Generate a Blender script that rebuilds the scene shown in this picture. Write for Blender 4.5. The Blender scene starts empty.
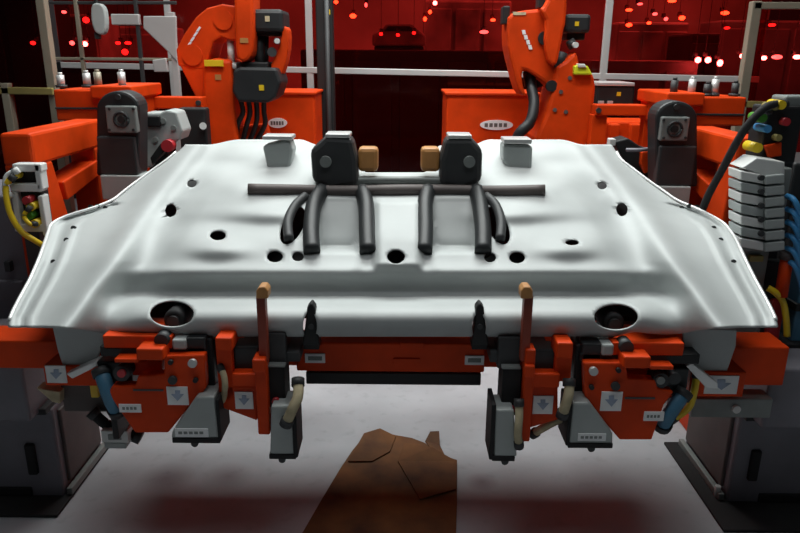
import bpy, bmesh, math, random
from mathutils import Vector, Matrix
random.seed(7)
C = bpy.context.scene.collection
F = 690.0; P = math.radians(17.0); RHO = math.radians(0.5)
CAM = Vector((0.0, 0.0, 1.65))
r0 = Vector((1, 0, 0)); u0 = Vector((0, math.sin(P), math.cos(P))); fw = Vector((0, math.cos(P), -math.sin(P)))
RX = r0*math.cos(RHO) + u0*math.sin(RHO)
UX = u0*math.cos(RHO) - r0*math.sin(RHO)

def at(px, py, Y):
    d = RX*((px-400)/F) - UX*((py-266.5)/F) + fw
    return CAM + d*(Y/d.y)

def atz(px, py, z=0.0):
    d = RX*((px-400)/F) - UX*((py-266.5)/F) + fw
    return CAM + d*((z-CAM.z)/d.z)

# ------------------------------------------------------------------ materials
def mat(name, col, rough=0.5, metal=0.0, noise=0.0, nscale=8.0, col2=None, emit=None, estr=0.0, bump=0.0):
    m = bpy.data.materials.new(name); m.use_nodes = True
    nt = m.node_tree; b = nt.nodes['Principled BSDF']
    b.inputs['Base Color'].default_value = (*col, 1); b.inputs['Roughness'].default_value = rough
    b.inputs['Metallic'].default_value = metal
    if noise > 0 or bump > 0:
        tc = nt.nodes.new('ShaderNodeTexCoord'); n = nt.nodes.new('ShaderNodeTexNoise')
        n.inputs['Scale'].default_value = nscale; n.inputs['Detail'].default_value = 5
        nt.links.new(tc.outputs['Object'], n.inputs['Vector'])
        if noise > 0:
            cr = nt.nodes.new('ShaderNodeValToRGB')
            c2 = col2 or tuple(c*(1-noise) for c in col)
            cr.color_ramp.elements[0].position = 0.35; cr.color_ramp.elements[0].color = (*c2, 1)
            cr.color_ramp.elements[1].position = 0.65; cr.color_ramp.elements[1].color = (*col, 1)
            nt.links.new(n.outputs['Fac'], cr.inputs['Fac']); nt.links.new(cr.outputs['Color'], b.inputs['Base Color'])
        if bump > 0:
            bp = nt.nodes.new('ShaderNodeBump'); bp.inputs['Strength'].default_value = bump
            nt.links.new(n.outputs['Fac'], bp.inputs['Height']); nt.links.new(bp.outputs['Normal'], b.inputs['Normal'])
    if emit:
        b.inputs['Emission Color'].default_value = (*emit, 1); b.inputs['Emission Strength'].default_value = estr
    return m

M = {}
M['orange'] = mat('orange_paint', (0.78, 0.060, 0.004), 0.5, 0, 0.25, 6)
M['orange'].node_tree.nodes['Principled BSDF'].inputs['Specular IOR Level'].default_value = 0.2
M['steel'] = mat('galvanised_sheet', (0.49, 0.52, 0.515), 0.58, 0.1, 0.10, 5)
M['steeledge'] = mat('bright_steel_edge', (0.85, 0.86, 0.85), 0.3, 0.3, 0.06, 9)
M['dark'] = mat('black_metal', (0.010, 0.011, 0.012), 0.6, 0, 0.4, 9)
M['motor'] = mat('motor_grey', (0.019, 0.022, 0.024), 0.5, 0, 0.25, 7)
M['rubber'] = mat('black_rubber', (0.012, 0.012, 0.013), 0.8, 0, 0.3, 12)
M['charcoal'] = mat('charcoal_steel', (0.045, 0.048, 0.05), 0.55, 0.1, 0.3, 6)
M['redbrown'] = mat('dark_red_paint', (0.30, 0.045, 0.02), 0.5, 0, 0.25, 6)
M['grey'] = mat('grey_casting', (0.24, 0.265, 0.255), 0.5, 0.1, 0.2, 9)
M['lgrey'] = mat('light_grey_housing', (0.42, 0.46, 0.45), 0.45, 0, 0.12, 7)
M['white'] = mat('white_plastic', (0.72, 0.74, 0.72), 0.45, 0, 0.08, 8)
M['label'] = mat('white_sticker', (0.90, 0.92, 0.92), 0.5, 0, 0.03, 30)
M['labelink'] = mat('blue_grey_print', (0.38, 0.45, 0.58), 0.6, 0, 0.2, 30)
M['ink'] = mat('dark_print', (0.16, 0.15, 0.14), 0.6, 0, 0.2, 30)
M['alu'] = mat('aluminium_extrusion', (0.62, 0.63, 0.62), 0.38, 0.35, 0.1, 4)
M['dullalu'] = mat('weathered_aluminium', (0.36, 0.33, 0.25), 0.45, 0.3, 0.2, 4)
M['olive'] = mat('yellowed_aluminium', (0.36, 0.30, 0.10), 0.5, 0.2, 0.25, 5)
M['yellow'] = mat('yellow_plastic', (0.85, 0.60, 0.02), 0.4, 0, 0.1, 12)
M['lime'] = mat('lime_yellow_cap', (0.75, 0.85, 0.03), 0.4, 0, 0.1, 12)
M['green'] = mat('green_plastic', (0.08, 0.35, 0.03), 0.45, 0, 0.2, 12)
M['blue'] = mat('blue_hose', (0.06, 0.30, 0.62), 0.45, 0, 0.2, 12)
M['bluegrey'] = mat('blue_painted_metal', (0.08, 0.24, 0.38), 0.5, 0, 0.25, 5)
M['tan'] = mat('tan_sleeve', (0.66, 0.57, 0.36), 0.75, 0, 0.35, 18)
M['brass'] = mat('tan_pad', (0.55, 0.26, 0.08), 0.5, 0, 0.25, 9)
M['redcap'] = mat('red_plastic', (0.55, 0.03, 0.04), 0.4, 0, 0.2, 12)
M['purplegrey'] = mat('purple_grey_paint', (0.20, 0.195, 0.225), 0.55, 0, 0.2, 4)
M['brown'] = mat('brown_grey_panel', (0.115, 0.095, 0.09), 0.6, 0, 0.3, 5)
M['card'] = mat('brown_cardboard', (0.20, 0.080, 0.022), 0.85, 0, 0.5, 4, (0.055, 0.022, 0.009))
M['hallwall'] = mat('hall_cladding', (0.45, 0.42, 0.40), 0.7, 0, 0.6, 0.35, (0.12, 0.11, 0.10))
M['hallmachine'] = mat('hall_machine_paint', (0.16, 0.16, 0.17), 0.6, 0, 0.5, 1.2)
M['halldark'] = mat('hall_dark_paint', (0.02, 0.02, 0.025), 0.7, 0, 0.4, 2)
M['halllight'] = mat('hall_pale_paint', (0.5, 0.5, 0.5), 0.6, 0, 0.8, 1.3)
M['lamp_w'] = mat('white_lamp', (1, 1, 1), 0.4, emit=(1.0, 0.9, 1.0), estr=55)
M['lamp_o'] = mat('warm_lamp', (1, 0.8, 0.6), 0.4, emit=(1.0, 0.30, 0.10), estr=22)
M['lamp_p'] = mat('dim_lamp', (1, 0.8, 0.8), 0.4, emit=(0.35, 0.38, 0.45), estr=20)
M['lamp_r'] = mat('red_signal', (1, 0.1, 0.08), 0.4, emit=(1.0, 0.10, 0.12), estr=8)

def pane_material():
    m = bpy.data.materials.new('red_tinted_acrylic'); m.use_nodes = True
    nt = m.node_tree; nt.nodes.clear()
    o = nt.nodes.new('ShaderNodeOutputMaterial'); t = nt.nodes.new('ShaderNodeBsdfTransparent')
    g = nt.nodes.new('ShaderNodeBsdfGlossy'); mx = nt.nodes.new('ShaderNodeMixShader'); fr = nt.nodes.new('ShaderNodeFresnel')
    fr.inputs['IOR'].default_value = 1.3
    n = nt.nodes.new('ShaderNodeTexNoise'); n.inputs['Scale'].default_value = 1.4
    tc = nt.nodes.new('ShaderNodeTexCoord'); nt.links.new(tc.outputs['Object'], n.inputs['Vector'])
    cr = nt.nodes.new('ShaderNodeValToRGB')
    cr.color_ramp.elements[0].color = (0.72, 0.15, 0.13, 1); cr.color_ramp.elements[1].color = (0.88, 0.19, 0.17, 1)
    nt.links.new(n.outputs['Fac'], cr.inputs['Fac']); nt.links.new(cr.outputs['Color'], t.inputs['Color'])
    g.inputs['Roughness'].default_value = 0.08; g.inputs['Color'].default_value = (0.8, 0.8, 0.8, 1)
    nt.links.new(fr.outputs['Fac'], mx.inputs['Fac']); nt.links.new(t.outputs[0], mx.inputs[1]); nt.links.new(g.outputs[0], mx.inputs[2])
    nt.links.new(mx.outputs[0], o.inputs['Surface'])
    return m
M['pane'] = pane_material()

def floor_material():
    m = bpy.data.materials.new('painted_concrete_floor'); m.use_nodes = True
    nt = m.node_tree; b = nt.nodes['Principled BSDF']; b.inputs['Roughness'].default_value = 0.6; b.inputs['Specular IOR Level'].default_value = 0.25
    tc = nt.nodes.new('ShaderNodeTexCoord')
    n = nt.nodes.new('ShaderNodeTexNoise'); n.inputs['Scale'].default_value = 1.6; n.inputs['Detail'].default_value = 7
    n2 = nt.nodes.new('ShaderNodeTexNoise'); n2.inputs['Scale'].default_value = 16; n2.inputs['Detail'].default_value = 4
    for q in (n, n2): nt.links.new(tc.outputs['Object'], q.inputs['Vector'])
    cr = nt.nodes.new('ShaderNodeValToRGB')
    cr.color_ramp.elements[0].position = 0.3; cr.color_ramp.elements[0].color = (0.33, 0.34, 0.36, 1)
    cr.color_ramp.elements[1].position = 0.6; cr.color_ramp.elements[1].color = (0.46, 0.48, 0.505, 1)
    nt.links.new(n.outputs['Fac'], cr.inputs['Fac'])
    last = cr.outputs['Color']
    # brown stains with a shape of their own
    for (px, py, rad) in ((166, 478, 0.12), (482, 482, 0.07), (228, 476, 0.11)):
        p = atz(px, py)
        vm = nt.nodes.new('ShaderNodeVectorMath'); vm.operation = 'DISTANCE'; vm.inputs[1].default_value = (p.x, p.y, 0)
        nt.links.new(tc.outputs['Object'], vm.inputs[0])
        mr = nt.nodes.new('ShaderNodeMapRange'); mr.inputs['From Min'].default_value = 0; mr.inputs['From Max'].default_value = rad
        mr.inputs['To Min'].default_value = 0.55; mr.inputs['To Max'].default_value = 0
        nt.links.new(vm.outputs['Value'], mr.inputs['Value'])
        mx = nt.nodes.new('ShaderNodeMixRGB'); mx.inputs['Color2'].default_value = (0.10, 0.05, 0.055, 1)
        nt.links.new(mr.outputs['Result'], mx.inputs['Fac']); nt.links.new(last, mx.inputs['Color1']); last = mx.outputs['Color']
    c3 = nt.nodes.new('ShaderNodeValToRGB')
    c3.color_ramp.elements[0].position = 0.25; c3.color_ramp.elements[0].color = (0.55, 0.55, 0.55, 1)
    c3.color_ramp.elements[1].position = 0.42; c3.color_ramp.elements[1].color = (1, 1, 1, 1)
    nt.links.new(n2.outputs['Fac'], c3.inputs['Fac'])
    mu = nt.nodes.new('ShaderNodeMixRGB'); mu.blend_type = 'MULTIPLY'; mu.inputs['Fac'].default_value = 0.35
    nt.links.new(last, mu.inputs['Color1']); nt.links.new(c3.outputs['Color'], mu.inputs['Color2'])
    nt.links.new(mu.outputs['Color'], b.inputs['Base Color'])
    return m
M['floor'] = floor_material()

# ------------------------------------------------------------------ mesh builder
def smooth_poly(pts, n=4):
    out = []; k = len(pts)
    for i in range(k):
        p0, p1, p2, p3 = pts[i-1], pts[i], pts[(i+1) % k], pts[(i+2) % k]
        for j in range(n):
            t = j/n
            out.append(tuple(0.5*((2*p1[a]) + (-p0[a]+p2[a])*t + (2*p0[a]-5*p1[a]+4*p2[a]-p3[a])*t*t + (-p0[a]+3*p1[a]-3*p2[a]+p3[a])*t**3) for a in (0, 1)))
    return out

class MB:
    def __init__(s): s.bm = bmesh.new()
    def _merge(s, b, smooth=False):
        if smooth:
            for f in b.faces: f.smooth = True
        me = bpy.data.meshes.new('tmp'); b.to_mesh(me); b.free(); s.bm.from_mesh(me); bpy.data.meshes.remove(me); return s
    def box(s, a, c, bev=0.006):
        b = bmesh.new(); bmesh.ops.create_cube(b, size=1)
        a = Vector(a); c = Vector(c)
        lo = Vector([min(a[i], c[i]) for i in range(3)]); hi = Vector([max(a[i], c[i]) for i in range(3)])
        for v in b.verts: v.co = Vector([lo[i] + (v.co[i]+0.5)*(hi[i]-lo[i]) for i in range(3)])
        bev = min(bev, min(hi-lo)*0.3)
        if bev > 0: bmesh.ops.bevel(b, geom=list(b.edges), offset=bev, segments=2, affect='EDGES', profile=0.5)
        return s._merge(b)
    def pbox(s, x0, y0, x1, y1, Y, dep, bev=0.006):
        p = at(x0, (y0+y1)/2, Y); q = at(x1, (y0+y1)/2, Y); t = at((x0+x1)/2, y0, Y); u = at((x0+x1)/2, y1, Y)
        return s.box((p.x, Y, u.z), (q.x, Y+dep, t.z), bev)
    def poly(s, pts3, vec, bev=0.005, smooth=False):
        b = bmesh.new(); vs = [b.verts.new(p) for p in pts3]; f = b.faces.new(vs)
        r = bmesh.ops.extrude_face_region(b, geom=[f])
        bmesh.ops.translate(b, verts=[e for e in r['geom'] if isinstance(e, bmesh.types.BMVert)], vec=vec)
        bmesh.ops.recalc_face_normals(b, faces=b.faces)
        if bev > 0:
            es = [e for e in b.edges if len(e.link_faces) == 2 and e.calc_face_angle(0) > 0.6]
            bmesh.ops.bevel(b, geom=es, offset=bev, segments=2, affect='EDGES', profile=0.5)
        bmesh.ops.triangulate(b, faces=[f for f in b.faces if len(f.verts) > 4])
        return s._merge(b, smooth)
    def prism(s, pts, Y, dep, bev=0.006, sm=0):
        if sm: pts = smooth_poly(pts, sm)
        return s.poly([at(x, y, Y) for x, y in pts], (0, dep, 0), bev)
    def cyl(s, p0, p1, r, seg=20, r2=None, bev=0.0):
        p0 = Vector(p0); p1 = Vector(p1); d = p1-p0
        b = bmesh.new(); bmesh.ops.create_cone(b, cap_ends=True, segments=seg, radius1=r, radius2=r if r2 is None else r2, depth=d.length)
        if bev: bmesh.ops.bevel(b, geom=[e for e in b.edges if e.calc_face_angle(0) > 1], offset=bev, segments=2, affect='EDGES', profile=0.5)
        bmesh.ops.transform(b, matrix=Matrix.Translation((p0+p1)/2) @ d.to_track_quat('Z', 'Y').to_matrix().to_4x4(), verts=b.verts)
        for f in b.faces:
            if len(f.verts) == 4: f.smooth = True
        return s._merge(b)
    def pcyl(s, px, py, Y, dep, r, seg=20):
        p = at(px, py, Y); return s.cyl(p, p+Vector((0, dep, 0)), r, seg)
    def ball(s, p, r, sx=1, sy=1, sz=1):
        b = bmesh.new(); bmesh.ops.create_uvsphere(b, u_segments=16, v_segments=10, radius=r)
        for v in b.verts: v.co = Vector((v.co.x*sx, v.co.y*sy, v.co.z*sz)) + Vector(p)
        return s._merge(b, True)
    def tube(s, pts, r, seg=10, sub=6):
        pts = [Vector(p) for p in pts]; path = []
        for i in range(len(pts)-1):
            a = pts[max(i-1, 0)]; b_ = pts[i]; c = pts[i+1]; d = pts[min(i+2, len(pts)-1)]
            for j in range(sub):
                t = j/sub
                path.append(0.5*((2*b_)+(-a+c)*t+(2*a-5*b_+4*c-d)*t*t+(-a+3*b_-3*c+d)*t**3))
        path.append(pts[-1])
        b = bmesh.new(); rings = []; ref = Vector((0.31, 0.17, 0.93))
        for i, p in enumerate(path):
            t = (path[min(i+1, len(path)-1)] - path[max(i-1, 0)]).normalized()
            n1 = t.cross(ref).normalized(); n2 = t.cross(n1)
            rings.append([b.verts.new(p + r*(math.cos(2*math.pi*k/seg)*n1 + math.sin(2*math.pi*k/seg)*n2)) for k in range(seg)])
        for i in range(len(rings)-1):
            for k in range(seg):
                b.faces.new((rings[i][k], rings[i][(k+1) % seg], rings[i+1][(k+1) % seg], rings[i+1][k]))
        b.faces.new(rings[0]); b.faces.new(rings[-1])
        bmesh.ops.recalc_face_normals(b, faces=b.faces)
        return s._merge(b, True)
    def ring(s, px, py, Y, R, r):
        c = at(px, py, Y)
        pts = [c + Vector((R*math.cos(a), 0, R*math.sin(a))) for a in [2*math.pi*i/20 for i in range(21)]]
        return s.tube(pts, r, 8, 1)
    def build(s, name, m, parent=None, label=None):
        me = bpy.data.meshes.new(name); s.bm.to_mesh(me); s.bm.free()
        me.materials.append(M[m]); o = bpy.data.objects.new(name, me); C.objects.link(o)
        if parent is not None: o.parent = parent
        if label: o['label'] = label
        return o

THINGS = []
def thing(name, label, cat, group=None):
    o = bpy.data.objects.new(name, None); C.objects.link(o); o.empty_display_size = 0.1
    o['label'] = label; o['category'] = cat
    if group: o['group'] = group
    THINGS.append(o); return o
def single(mb, name, m, label, cat, group=None):
    o = mb.build(name, m); o['label'] = label; o['category'] = cat
    if group: o['group'] = group
    THINGS.append(o); return o
def struct(mb, name, m):
    o = mb.build(name, m); o['kind'] = 'structure'; return o

def tab(T, y):
    if y <= T[0][0]: return T[0][1]
    for (a, b), (c, d) in zip(T, T[1:]):
        if y <= c: return b + (d-b)*(y-a)/(c-a)
    return T[-1][1]
def sst(a, b, x):
    t = max(0, min(1, (x-a)/(b-a))); return t*t*(3-2*t)
def gauss(d, s): return math.exp(-(d/s)**2)

# ------------------------------------------------------------------ setting
fl = MB(); fl.box((-9, -3, -0.1), (9, 22, 0), 0); struct(fl, 'floor', 'floor')
w = MB(); w.box((-9, 18, 0), (9, 18.2, 6), 0); struct(w, 'wall_back', 'hallwall')

# ------------------------------------------------------------------ safety screen (back)
def fence_line(x, YL=5.35, YR=5.0): return YL + (YR-YL)*(x-150)/(600)
sf = thing('safety_screen', 'tall red tinted safety screen in a silver frame behind both robots', 'safety screen')
def rail(px0, py0, px1, py1, h, Y0, Y1, dep, m, par, nm='rail'):
    a = at(px0, py0, Y0); b = at(px1, py1, Y1); k = MB()
    k.poly([a, b, b+Vector((0, 0, -h)), a+Vector((0, 0, -h))], (0, dep, 0), 0.004); return k.build(nm, m, par)
rail(60, 62, 760, 76.5, 0.042, fence_line(60), fence_line(760), 0.05, 'alu', sf)
def post(px, py, Y, wd, z0, z1, m, par, dep=0.05):
    x = at(px, py, Y).x; k = MB(); k.box((x-wd/2, Y, z0), (x+wd/2, Y+dep, z1), 0.004); return k.build('post', m, par)
XS = []
for px, py, wd in ((172, 70, 0.045), (310, 68, 0.05), (604, 70, 0.05)):
    Y = fence_line(px); post(px, py, Y-0.005, wd, 0, 2.45, 'alu', sf); XS.append(at(px, py, Y).x)
XL = at(60, 62, fence_line(60)).x; XR = at(760, 76, fence_line(760)).x
def panes(xs, Yfun, z0, z1):
    for a, b in zip(xs, xs[1:]):
        k = MB(); k.poly([(a, Yfun(a), z0), (b, Yfun(b), z0), (b, Yfun(b), z1), (a, Yfun(a), z1)], (0, 0.006, 0), 0); k.build('acrylic_pane', 'pane', sf)
def yx(x):
    YA = fence_line(60); YB = fence_line(760); return YA + (YB-YA)*(x-XL)/(XR-XL) + 0.02
panes([XL]+XS+[XR], yx, 0.02, 2.45)

# side screens, nearer the camera
def side_screen(name, label, posts, rails, Yp, mp, xs, bar=None):
    t = thing(name, label, 'safety screen')
    for (p0, p1, Y, wd) in posts:
        a = at(*p0, Y)
        k = MB(); k.box((a.x-wd/2, Y, 0), (a.x+wd/2, Y+0.05, p1), 0.004); k.build('post', mp, t)
    for (x0, y0, x1, y1, h, Y, m) in rails: rail(x0, y0, x1, y1, h, Y, Y, 0.04, m, t)
    a = at(xs[0], 60, Yp).x; b = at(xs[1], 60, Yp).x
    k = MB(); k.box((a, Yp+0.02, 0.02), (b, Yp+0.026, 2.3), 0); k.build('acrylic_pane', 'pane', t)
    return t
side_screen('side_screen', 'red screen bay with weathered posts and a yellowed rail at the far left', [((50, 80), 2.3, 3.6, 0.042), ((6, 100), 1.5, 3.58, 0.04)], [(-120, 85, 52, 88, 0.035, 3.58, 'olive')], 3.6, 'dullalu', (-150, 50))
side_screen('side_screen', 'red screen bay with a weathered post and high rail at the far right', [((748, 70), at(755, 1, 3.9).z, 3.9, 0.05)], [(755, 2, 900, 2, 0.035, 3.9, 'dullalu'), (745, 101, 900, 104, 0.035, 3.9, 'olive')], 3.9, 'dullalu', (750, 940))

# slim frame behind the left robot
t = thing('equipment_rack', 'slim grey frame with a triangular gusset left of the left robot', 'frame')
MB().prism([(143, 16), (176, 16), (177, 62), (168, 52), (143, 28)], 4.75, 0.02).build('gusset', 'alu', t)
MB().prism([(152, 60), (166, 58), (168, 72), (154, 72)], 4.75, 0.04).build('bracket', 'alu', t)
k = MB(); k.pbox(111, 14, 139, 25, 4.75, 0.04); k.build('top_plate', 'alu', t)
a = at(173, 50, 4.75); MB().box((a.x-.02, 4.76, 0), (a.x+.02, 4.8, at(173, 12, 4.75).z), 0.003).build('post', 'alu', t)
a = at(80, 50, 4.75); b = at(139, 50, 4.75)
MB().box((a.x-.012, 4.76, 0), (a.x+.012, 4.785, 2.2), 0.003).build('post', 'dullalu', t)
MB().box((b.x-.012, 4.76, 0), (b.x+.012, 4.785, 2.2), 0.003).build('post', 'charcoal', t)
rail(50, 57, 172, 58, 0.02, 4.76, 4.76, 0.02, 'dullalu', t)
rail(40, 1, 176, 1, 0.02, 4.765, 4.765, 0.02, 'charcoal', t)
# pale lamp fitting hanging on that frame
t = thing('signal_lamp', 'pale grey green lamp housing hanging by the slim grey frame at upper left', 'lamp')
k = MB(); k.prism([(92, 4), (103, 6), (106, 24), (103, 34), (95, 32), (91, 20)], 4.70, 0.06, 0.01, 3); k.build('housing', 'lgrey', t)
k = MB(); k.cyl(at(96, -14, 4.74), at(96, 8, 4.74), 0.012); k.build('hanger', 'charcoal', t)
k = MB(); k.pbox(94, 32, 99, 39, 4.72, 0.04); k.build('connector', 'charcoal', t)
# black utility mast
t = thing('utility_mast', 'black cable mast standing between the left robot and the centre of the screen', 'mast')
a = at(325, 60, 4.75)
MB().box((a.x-.055, 4.75, 0), (a.x+.055, 4.85, 2.4), 0.008).build('mast', 'dark', t)
MB().cyl((a.x+.02, 4.735, 0.1), (a.x+.02, 4.735, 2.3), 0.016).build('conduit', 'charcoal', t)
MB().pbox(325, 9, 330, 15, 4.735, 0.02).build('sticker', 'yellow', t, 'small yellow sticker')
MB().box((a.x-.12, 4.7, 0), (a.x+.12, 4.9, 0.02), 0.004).build('foot_plate', 'dark', t)

# ------------------------------------------------------------------ hall behind the screen
def hall_box(name, lab, cat, x0, x1, ytop, Y, m, det, grp=None):
    t = thing(name, lab, cat, grp)
    p = at(x0, ytop, Y); q = at(x1, ytop, Y)
    MB().box((p.x, Y, 0), (q.x, Y+0.8, p.z), 0.03).build('body', m, t)
    wd = q.x-p.x
    for i in range(det):
        xa = p.x + wd*(i+0.08)/det; xb = p.x + wd*(i+0.92)/det
        MB().box((xa, Y-0.03, 0.15), (xb, Y+0.01, p.z-0.12), 0.01).build('panel_door', m, t)
    return t
hall_box('machine_cabinet', 'black cabinet with pale lamps in front seen through the right part of the screen', 'cabinet', 692, 722, 33, 9, 'halldark', 2)
hall_box('machine_cabinet', 'pale tall cabinet in the hall seen left of the left robot', 'cabinet', 46, 96, 14, 10, 'halllight', 2)
hall_box('machine_cabinet', 'pale wide cabinet in the hall below the gusset at left', 'cabinet', 108, 168, 26, 11, 'halllight', 2)
hall_box('machine_cabinet', 'tall dark cabinet behind the far left screen bay', 'cabinet', -40, 38, -10, 9, 'halldark', 2)
hall_box('machine_cabinet', 'pale tall machine just left of the right robot seen through red screen', 'cabinet', 425, 512, 0, 11, 'halllight', 3)
hall_box('machine_cabinet', 'mid grey machine filling the screen between right robot and right post', 'cabinet', 618, 690, 22, 10, 'halllight', 3)
hall_box('machine_cabinet', 'grey machine behind the far right screen bay', 'cabinet', 722, 830, 20, 11, 'hallmachine', 3)
hall_box('conveyor_guard', 'low black guard wall in the hall under the silver rail', 'guard', 300, 540, 49, 8.0, 'halldark', 5)
hall_box('conveyor_guard', 'low dark guard wall in the hall right of the right robot', 'guard', 590, 700, 60, 8.0, 'hallmachine', 3)
hall_box('conveyor_guard', 'low black guard wall in the hall at the left behind the orange boxes', 'guard', 40, 210, 61, 8.0, 'halldark', 4)
# a vehicle body on the line
t = thing('vehicle_body', 'pale unfinished vehicle body on the hall line between the robots', 'vehicle body')
k = MB(); k.prism([(372, 46), (372, 34), (380, 31), (386, 24), (412, 24), (420, 31), (426, 35), (426, 46)], 9.2, 1.4, 0.03); k.build('shell', 'halllight', t)
k = MB(); k.prism([(384, 31), (388, 26), (410, 26), (415, 31)], 9.17, 0.05, 0.01); k.build('windscreen', 'halldark', t)
k = MB(); p = at(372, 46, 9.3); q = at(426, 46, 9.3); k.box((p.x+.03, 9.25, 0), (q.x-.03, 10.4, p.z), 0.02); k.build('carrier', 'halldark', t)

def lamp(px, py, w_, h_, m, lab, Y=8.5):
    c = at(px, py, Y+.05); sc_ = (c-CAM).dot(fw)/F
    k = MB(); k.ball(c, 1.0, w_*sc_*.36, 0.05, h_*sc_*.36)
    t = thing('hall_lamp', lab, 'lamp', 'small lamps in the hall behind the red screen')
    k.build('lens', m, t)
    p = at(px, py, Y); z1 = at(px, py-h_/2, Y).z
    MB().box((p.x-.02, Y+0.07, z1-0.005), (p.x+.02, Y+0.11, z1+0.04), 0.004).build('mount', 'halldark', t)
    MB().cyl((p.x, Y+0.09, z1+0.03), (p.x, Y+0.09, 4.2), 0.003, 6).build('drop_rod', 'halldark', t)
LAMPS = [
 (85, 44, 6, 7, 'lamp_w', 'bright white lamp left of the pale hanging lamp housing, largest at upper left'),
 (72, 43, 5, 6, 'lamp_p', 'pink lamp immediately left of the largest white lamp at upper left'),
 (33, 43, 5, 5, 'lamp_r', 'dim red lamp left of the weathered far left post'),
 (86, 20, 8, 8, 'lamp_r', 'red lamp above the largest white lamp at upper left'),
 (118, 43, 6, 4, 'lamp_r', 'left red lamp of the pair above the square red signal'),
 (128, 43, 8, 4, 'lamp_r', 'right red lamp of the pair above the square red signal'),
 (125, 52, 8, 8, 'lamp_r', 'square red signal lamp below a pair of red lamps at upper left'),
 (64, 12, 5, 4, 'lamp_p', 'small dim pink lamp near the top edge right of the weathered left post'),
 (336, 2, 6, 5, 'lamp_o', 'orange lamp at the very top edge beside the black mast'),
 (353, 16, 9, 6, 'lamp_o', 'orange lamp a little below and right of the black mast sticker'),
 (366, 5, 4, 6, 'lamp_p', 'dim pale lamp near the top edge right of the black mast'),
 (435, 3, 6, 6, 'lamp_w', 'topmost pale lamp of the slanting row of three at top centre'),
 (430, 12, 5, 5, 'lamp_o', 'middle orange lamp of the slanting row of three at top centre'),
 (425, 19, 5, 6, 'lamp_o', 'lowest orange lamp of the slanting row of three at top centre'),
 (381, 34, 5, 4, 'lamp_r', 'left red lamp over the vehicle body'),
 (398, 35, 5, 4, 'lamp_r', 'middle red lamp over the vehicle body'),
 (414, 33, 5, 4, 'lamp_r', 'right red lamp over the vehicle body'),
 (484, 32, 12, 5, 'lamp_p', 'wide pale pink lamp just left of the right robot'),
 (493, 20, 7, 4, 'lamp_o', 'small orange lamp above the wide pale pink lamp by the right robot'),
 (629, 10, 9, 4, 'lamp_o', 'orange lamp high up right of the leaning white post'),
 (640, 4, 7, 3, 'lamp_p', 'pale lamp near the top edge right of the leaning white post'),
 (672, 1, 11, 4, 'lamp_o', 'wide orange lamp at the very top edge above the right machine'),
 (629, 25, 8, 5, 'lamp_o', 'orange lamp right of the leaning white post, lower of two'),
 (649, 23, 5, 4, 'lamp_o', 'small orange lamp in the middle of the right hand cluster'),
 (682, 18, 8, 6, 'lamp_o', 'orange lamp on the right of the high right hand cluster'),
 (655, 14, 6, 4, 'lamp_p', 'dim pale lamp in the right hand cluster below the wide orange lamp'),
 (666, 19, 4, 5, 'lamp_p', 'small dim lamp left of the orange lamp above the black cabinet'),
 (725, 13, 11, 5, 'lamp_o', 'wide orange lamp above the black cabinet at right'),
 (727, 28, 7, 3, 'lamp_r', 'thin red lamp right of the black cabinet top'),
 (698, 60, 7, 8, 'lamp_w', 'left white lamp of the three in a row before the black cabinet'),
 (708, 60, 7, 8, 'lamp_w', 'middle white lamp of the three in a row before the black cabinet'),
 (720, 63, 6, 9, 'lamp_w', 'right and lowest lamp of the three before the black cabinet'),
 (742, 56, 4, 6, 'lamp_w', 'small white lamp left of the weathered right post'),
 (764, 58, 5, 6, 'lamp_w', 'pink lamp just right of the weathered right post'),
 (777, 57, 14, 6, 'lamp_p', 'wide pink lamp in the middle of the far right screen bay'),
 (797, 57, 9, 6, 'lamp_w', 'bright pink lamp at the right edge of the photo'),
 (772, 25, 9, 4, 'lamp_r', 'dim red lamp high in the far right screen bay'),
]
for L in LAMPS: lamp(*L, Y=(8.5 if L[0] < 685 or L[1] < 30 else 7.8))
# small pale things standing on rails
def pin(px, y0, y1, Y, m, lab, r=0.018, cap=None):
    t = thing('locating_pin', lab, 'pin', 'pins standing on the orange boxes')
    a = at(px, y0, Y); b = at(px, y1, Y)
    MB().cyl((a.x, Y, b.z), (a.x, Y, a.z), r, 14).build('shaft', m, t)
    MB().cyl((a.x, Y, a.z), (a.x, Y, a.z+0.012), r*0.6, 14).build('tip', m, t)
    MB().cyl((a.x, Y, b.z), (a.x, Y, b.z+0.012), r*1.5, 14).build('collar', 'charcoal', t)
for args in ((60, 75, 87.5, 'alu', 'leftmost pale pin standing on the left orange drive box'), (86, 73, 87.5, 'alu', 'second pale pin from the left on the left orange drive box'),
             (97, 72, 87.5, 'dullalu', 'third pin from the left on the left orange drive box'), (121, 72, 87.5, 'alu', 'pale pin at the right end of the left orange drive box')):
    pin(args[0], args[1], args[2], 3.45, args[3], args[4])
for args in ((675, 80, 96, 'charcoal', 'dark pin at the left end of the right orange drive box'), (693, 79, 96, 'alu', 'tall pale pin, second from left on the right orange drive box'),
             (708, 84, 96, 'charcoal', 'short dark pin in the middle of the right orange drive box'), (716, 79, 96, 'alu', 'tall pale pin right of the short dark pin on the right box'),
             (736, 83, 96, 'charcoal', 'dark pin beside the weathered post on the right orange box')):
    pin(args[0], args[1], args[2], 3.5, args[3], args[4])

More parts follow.
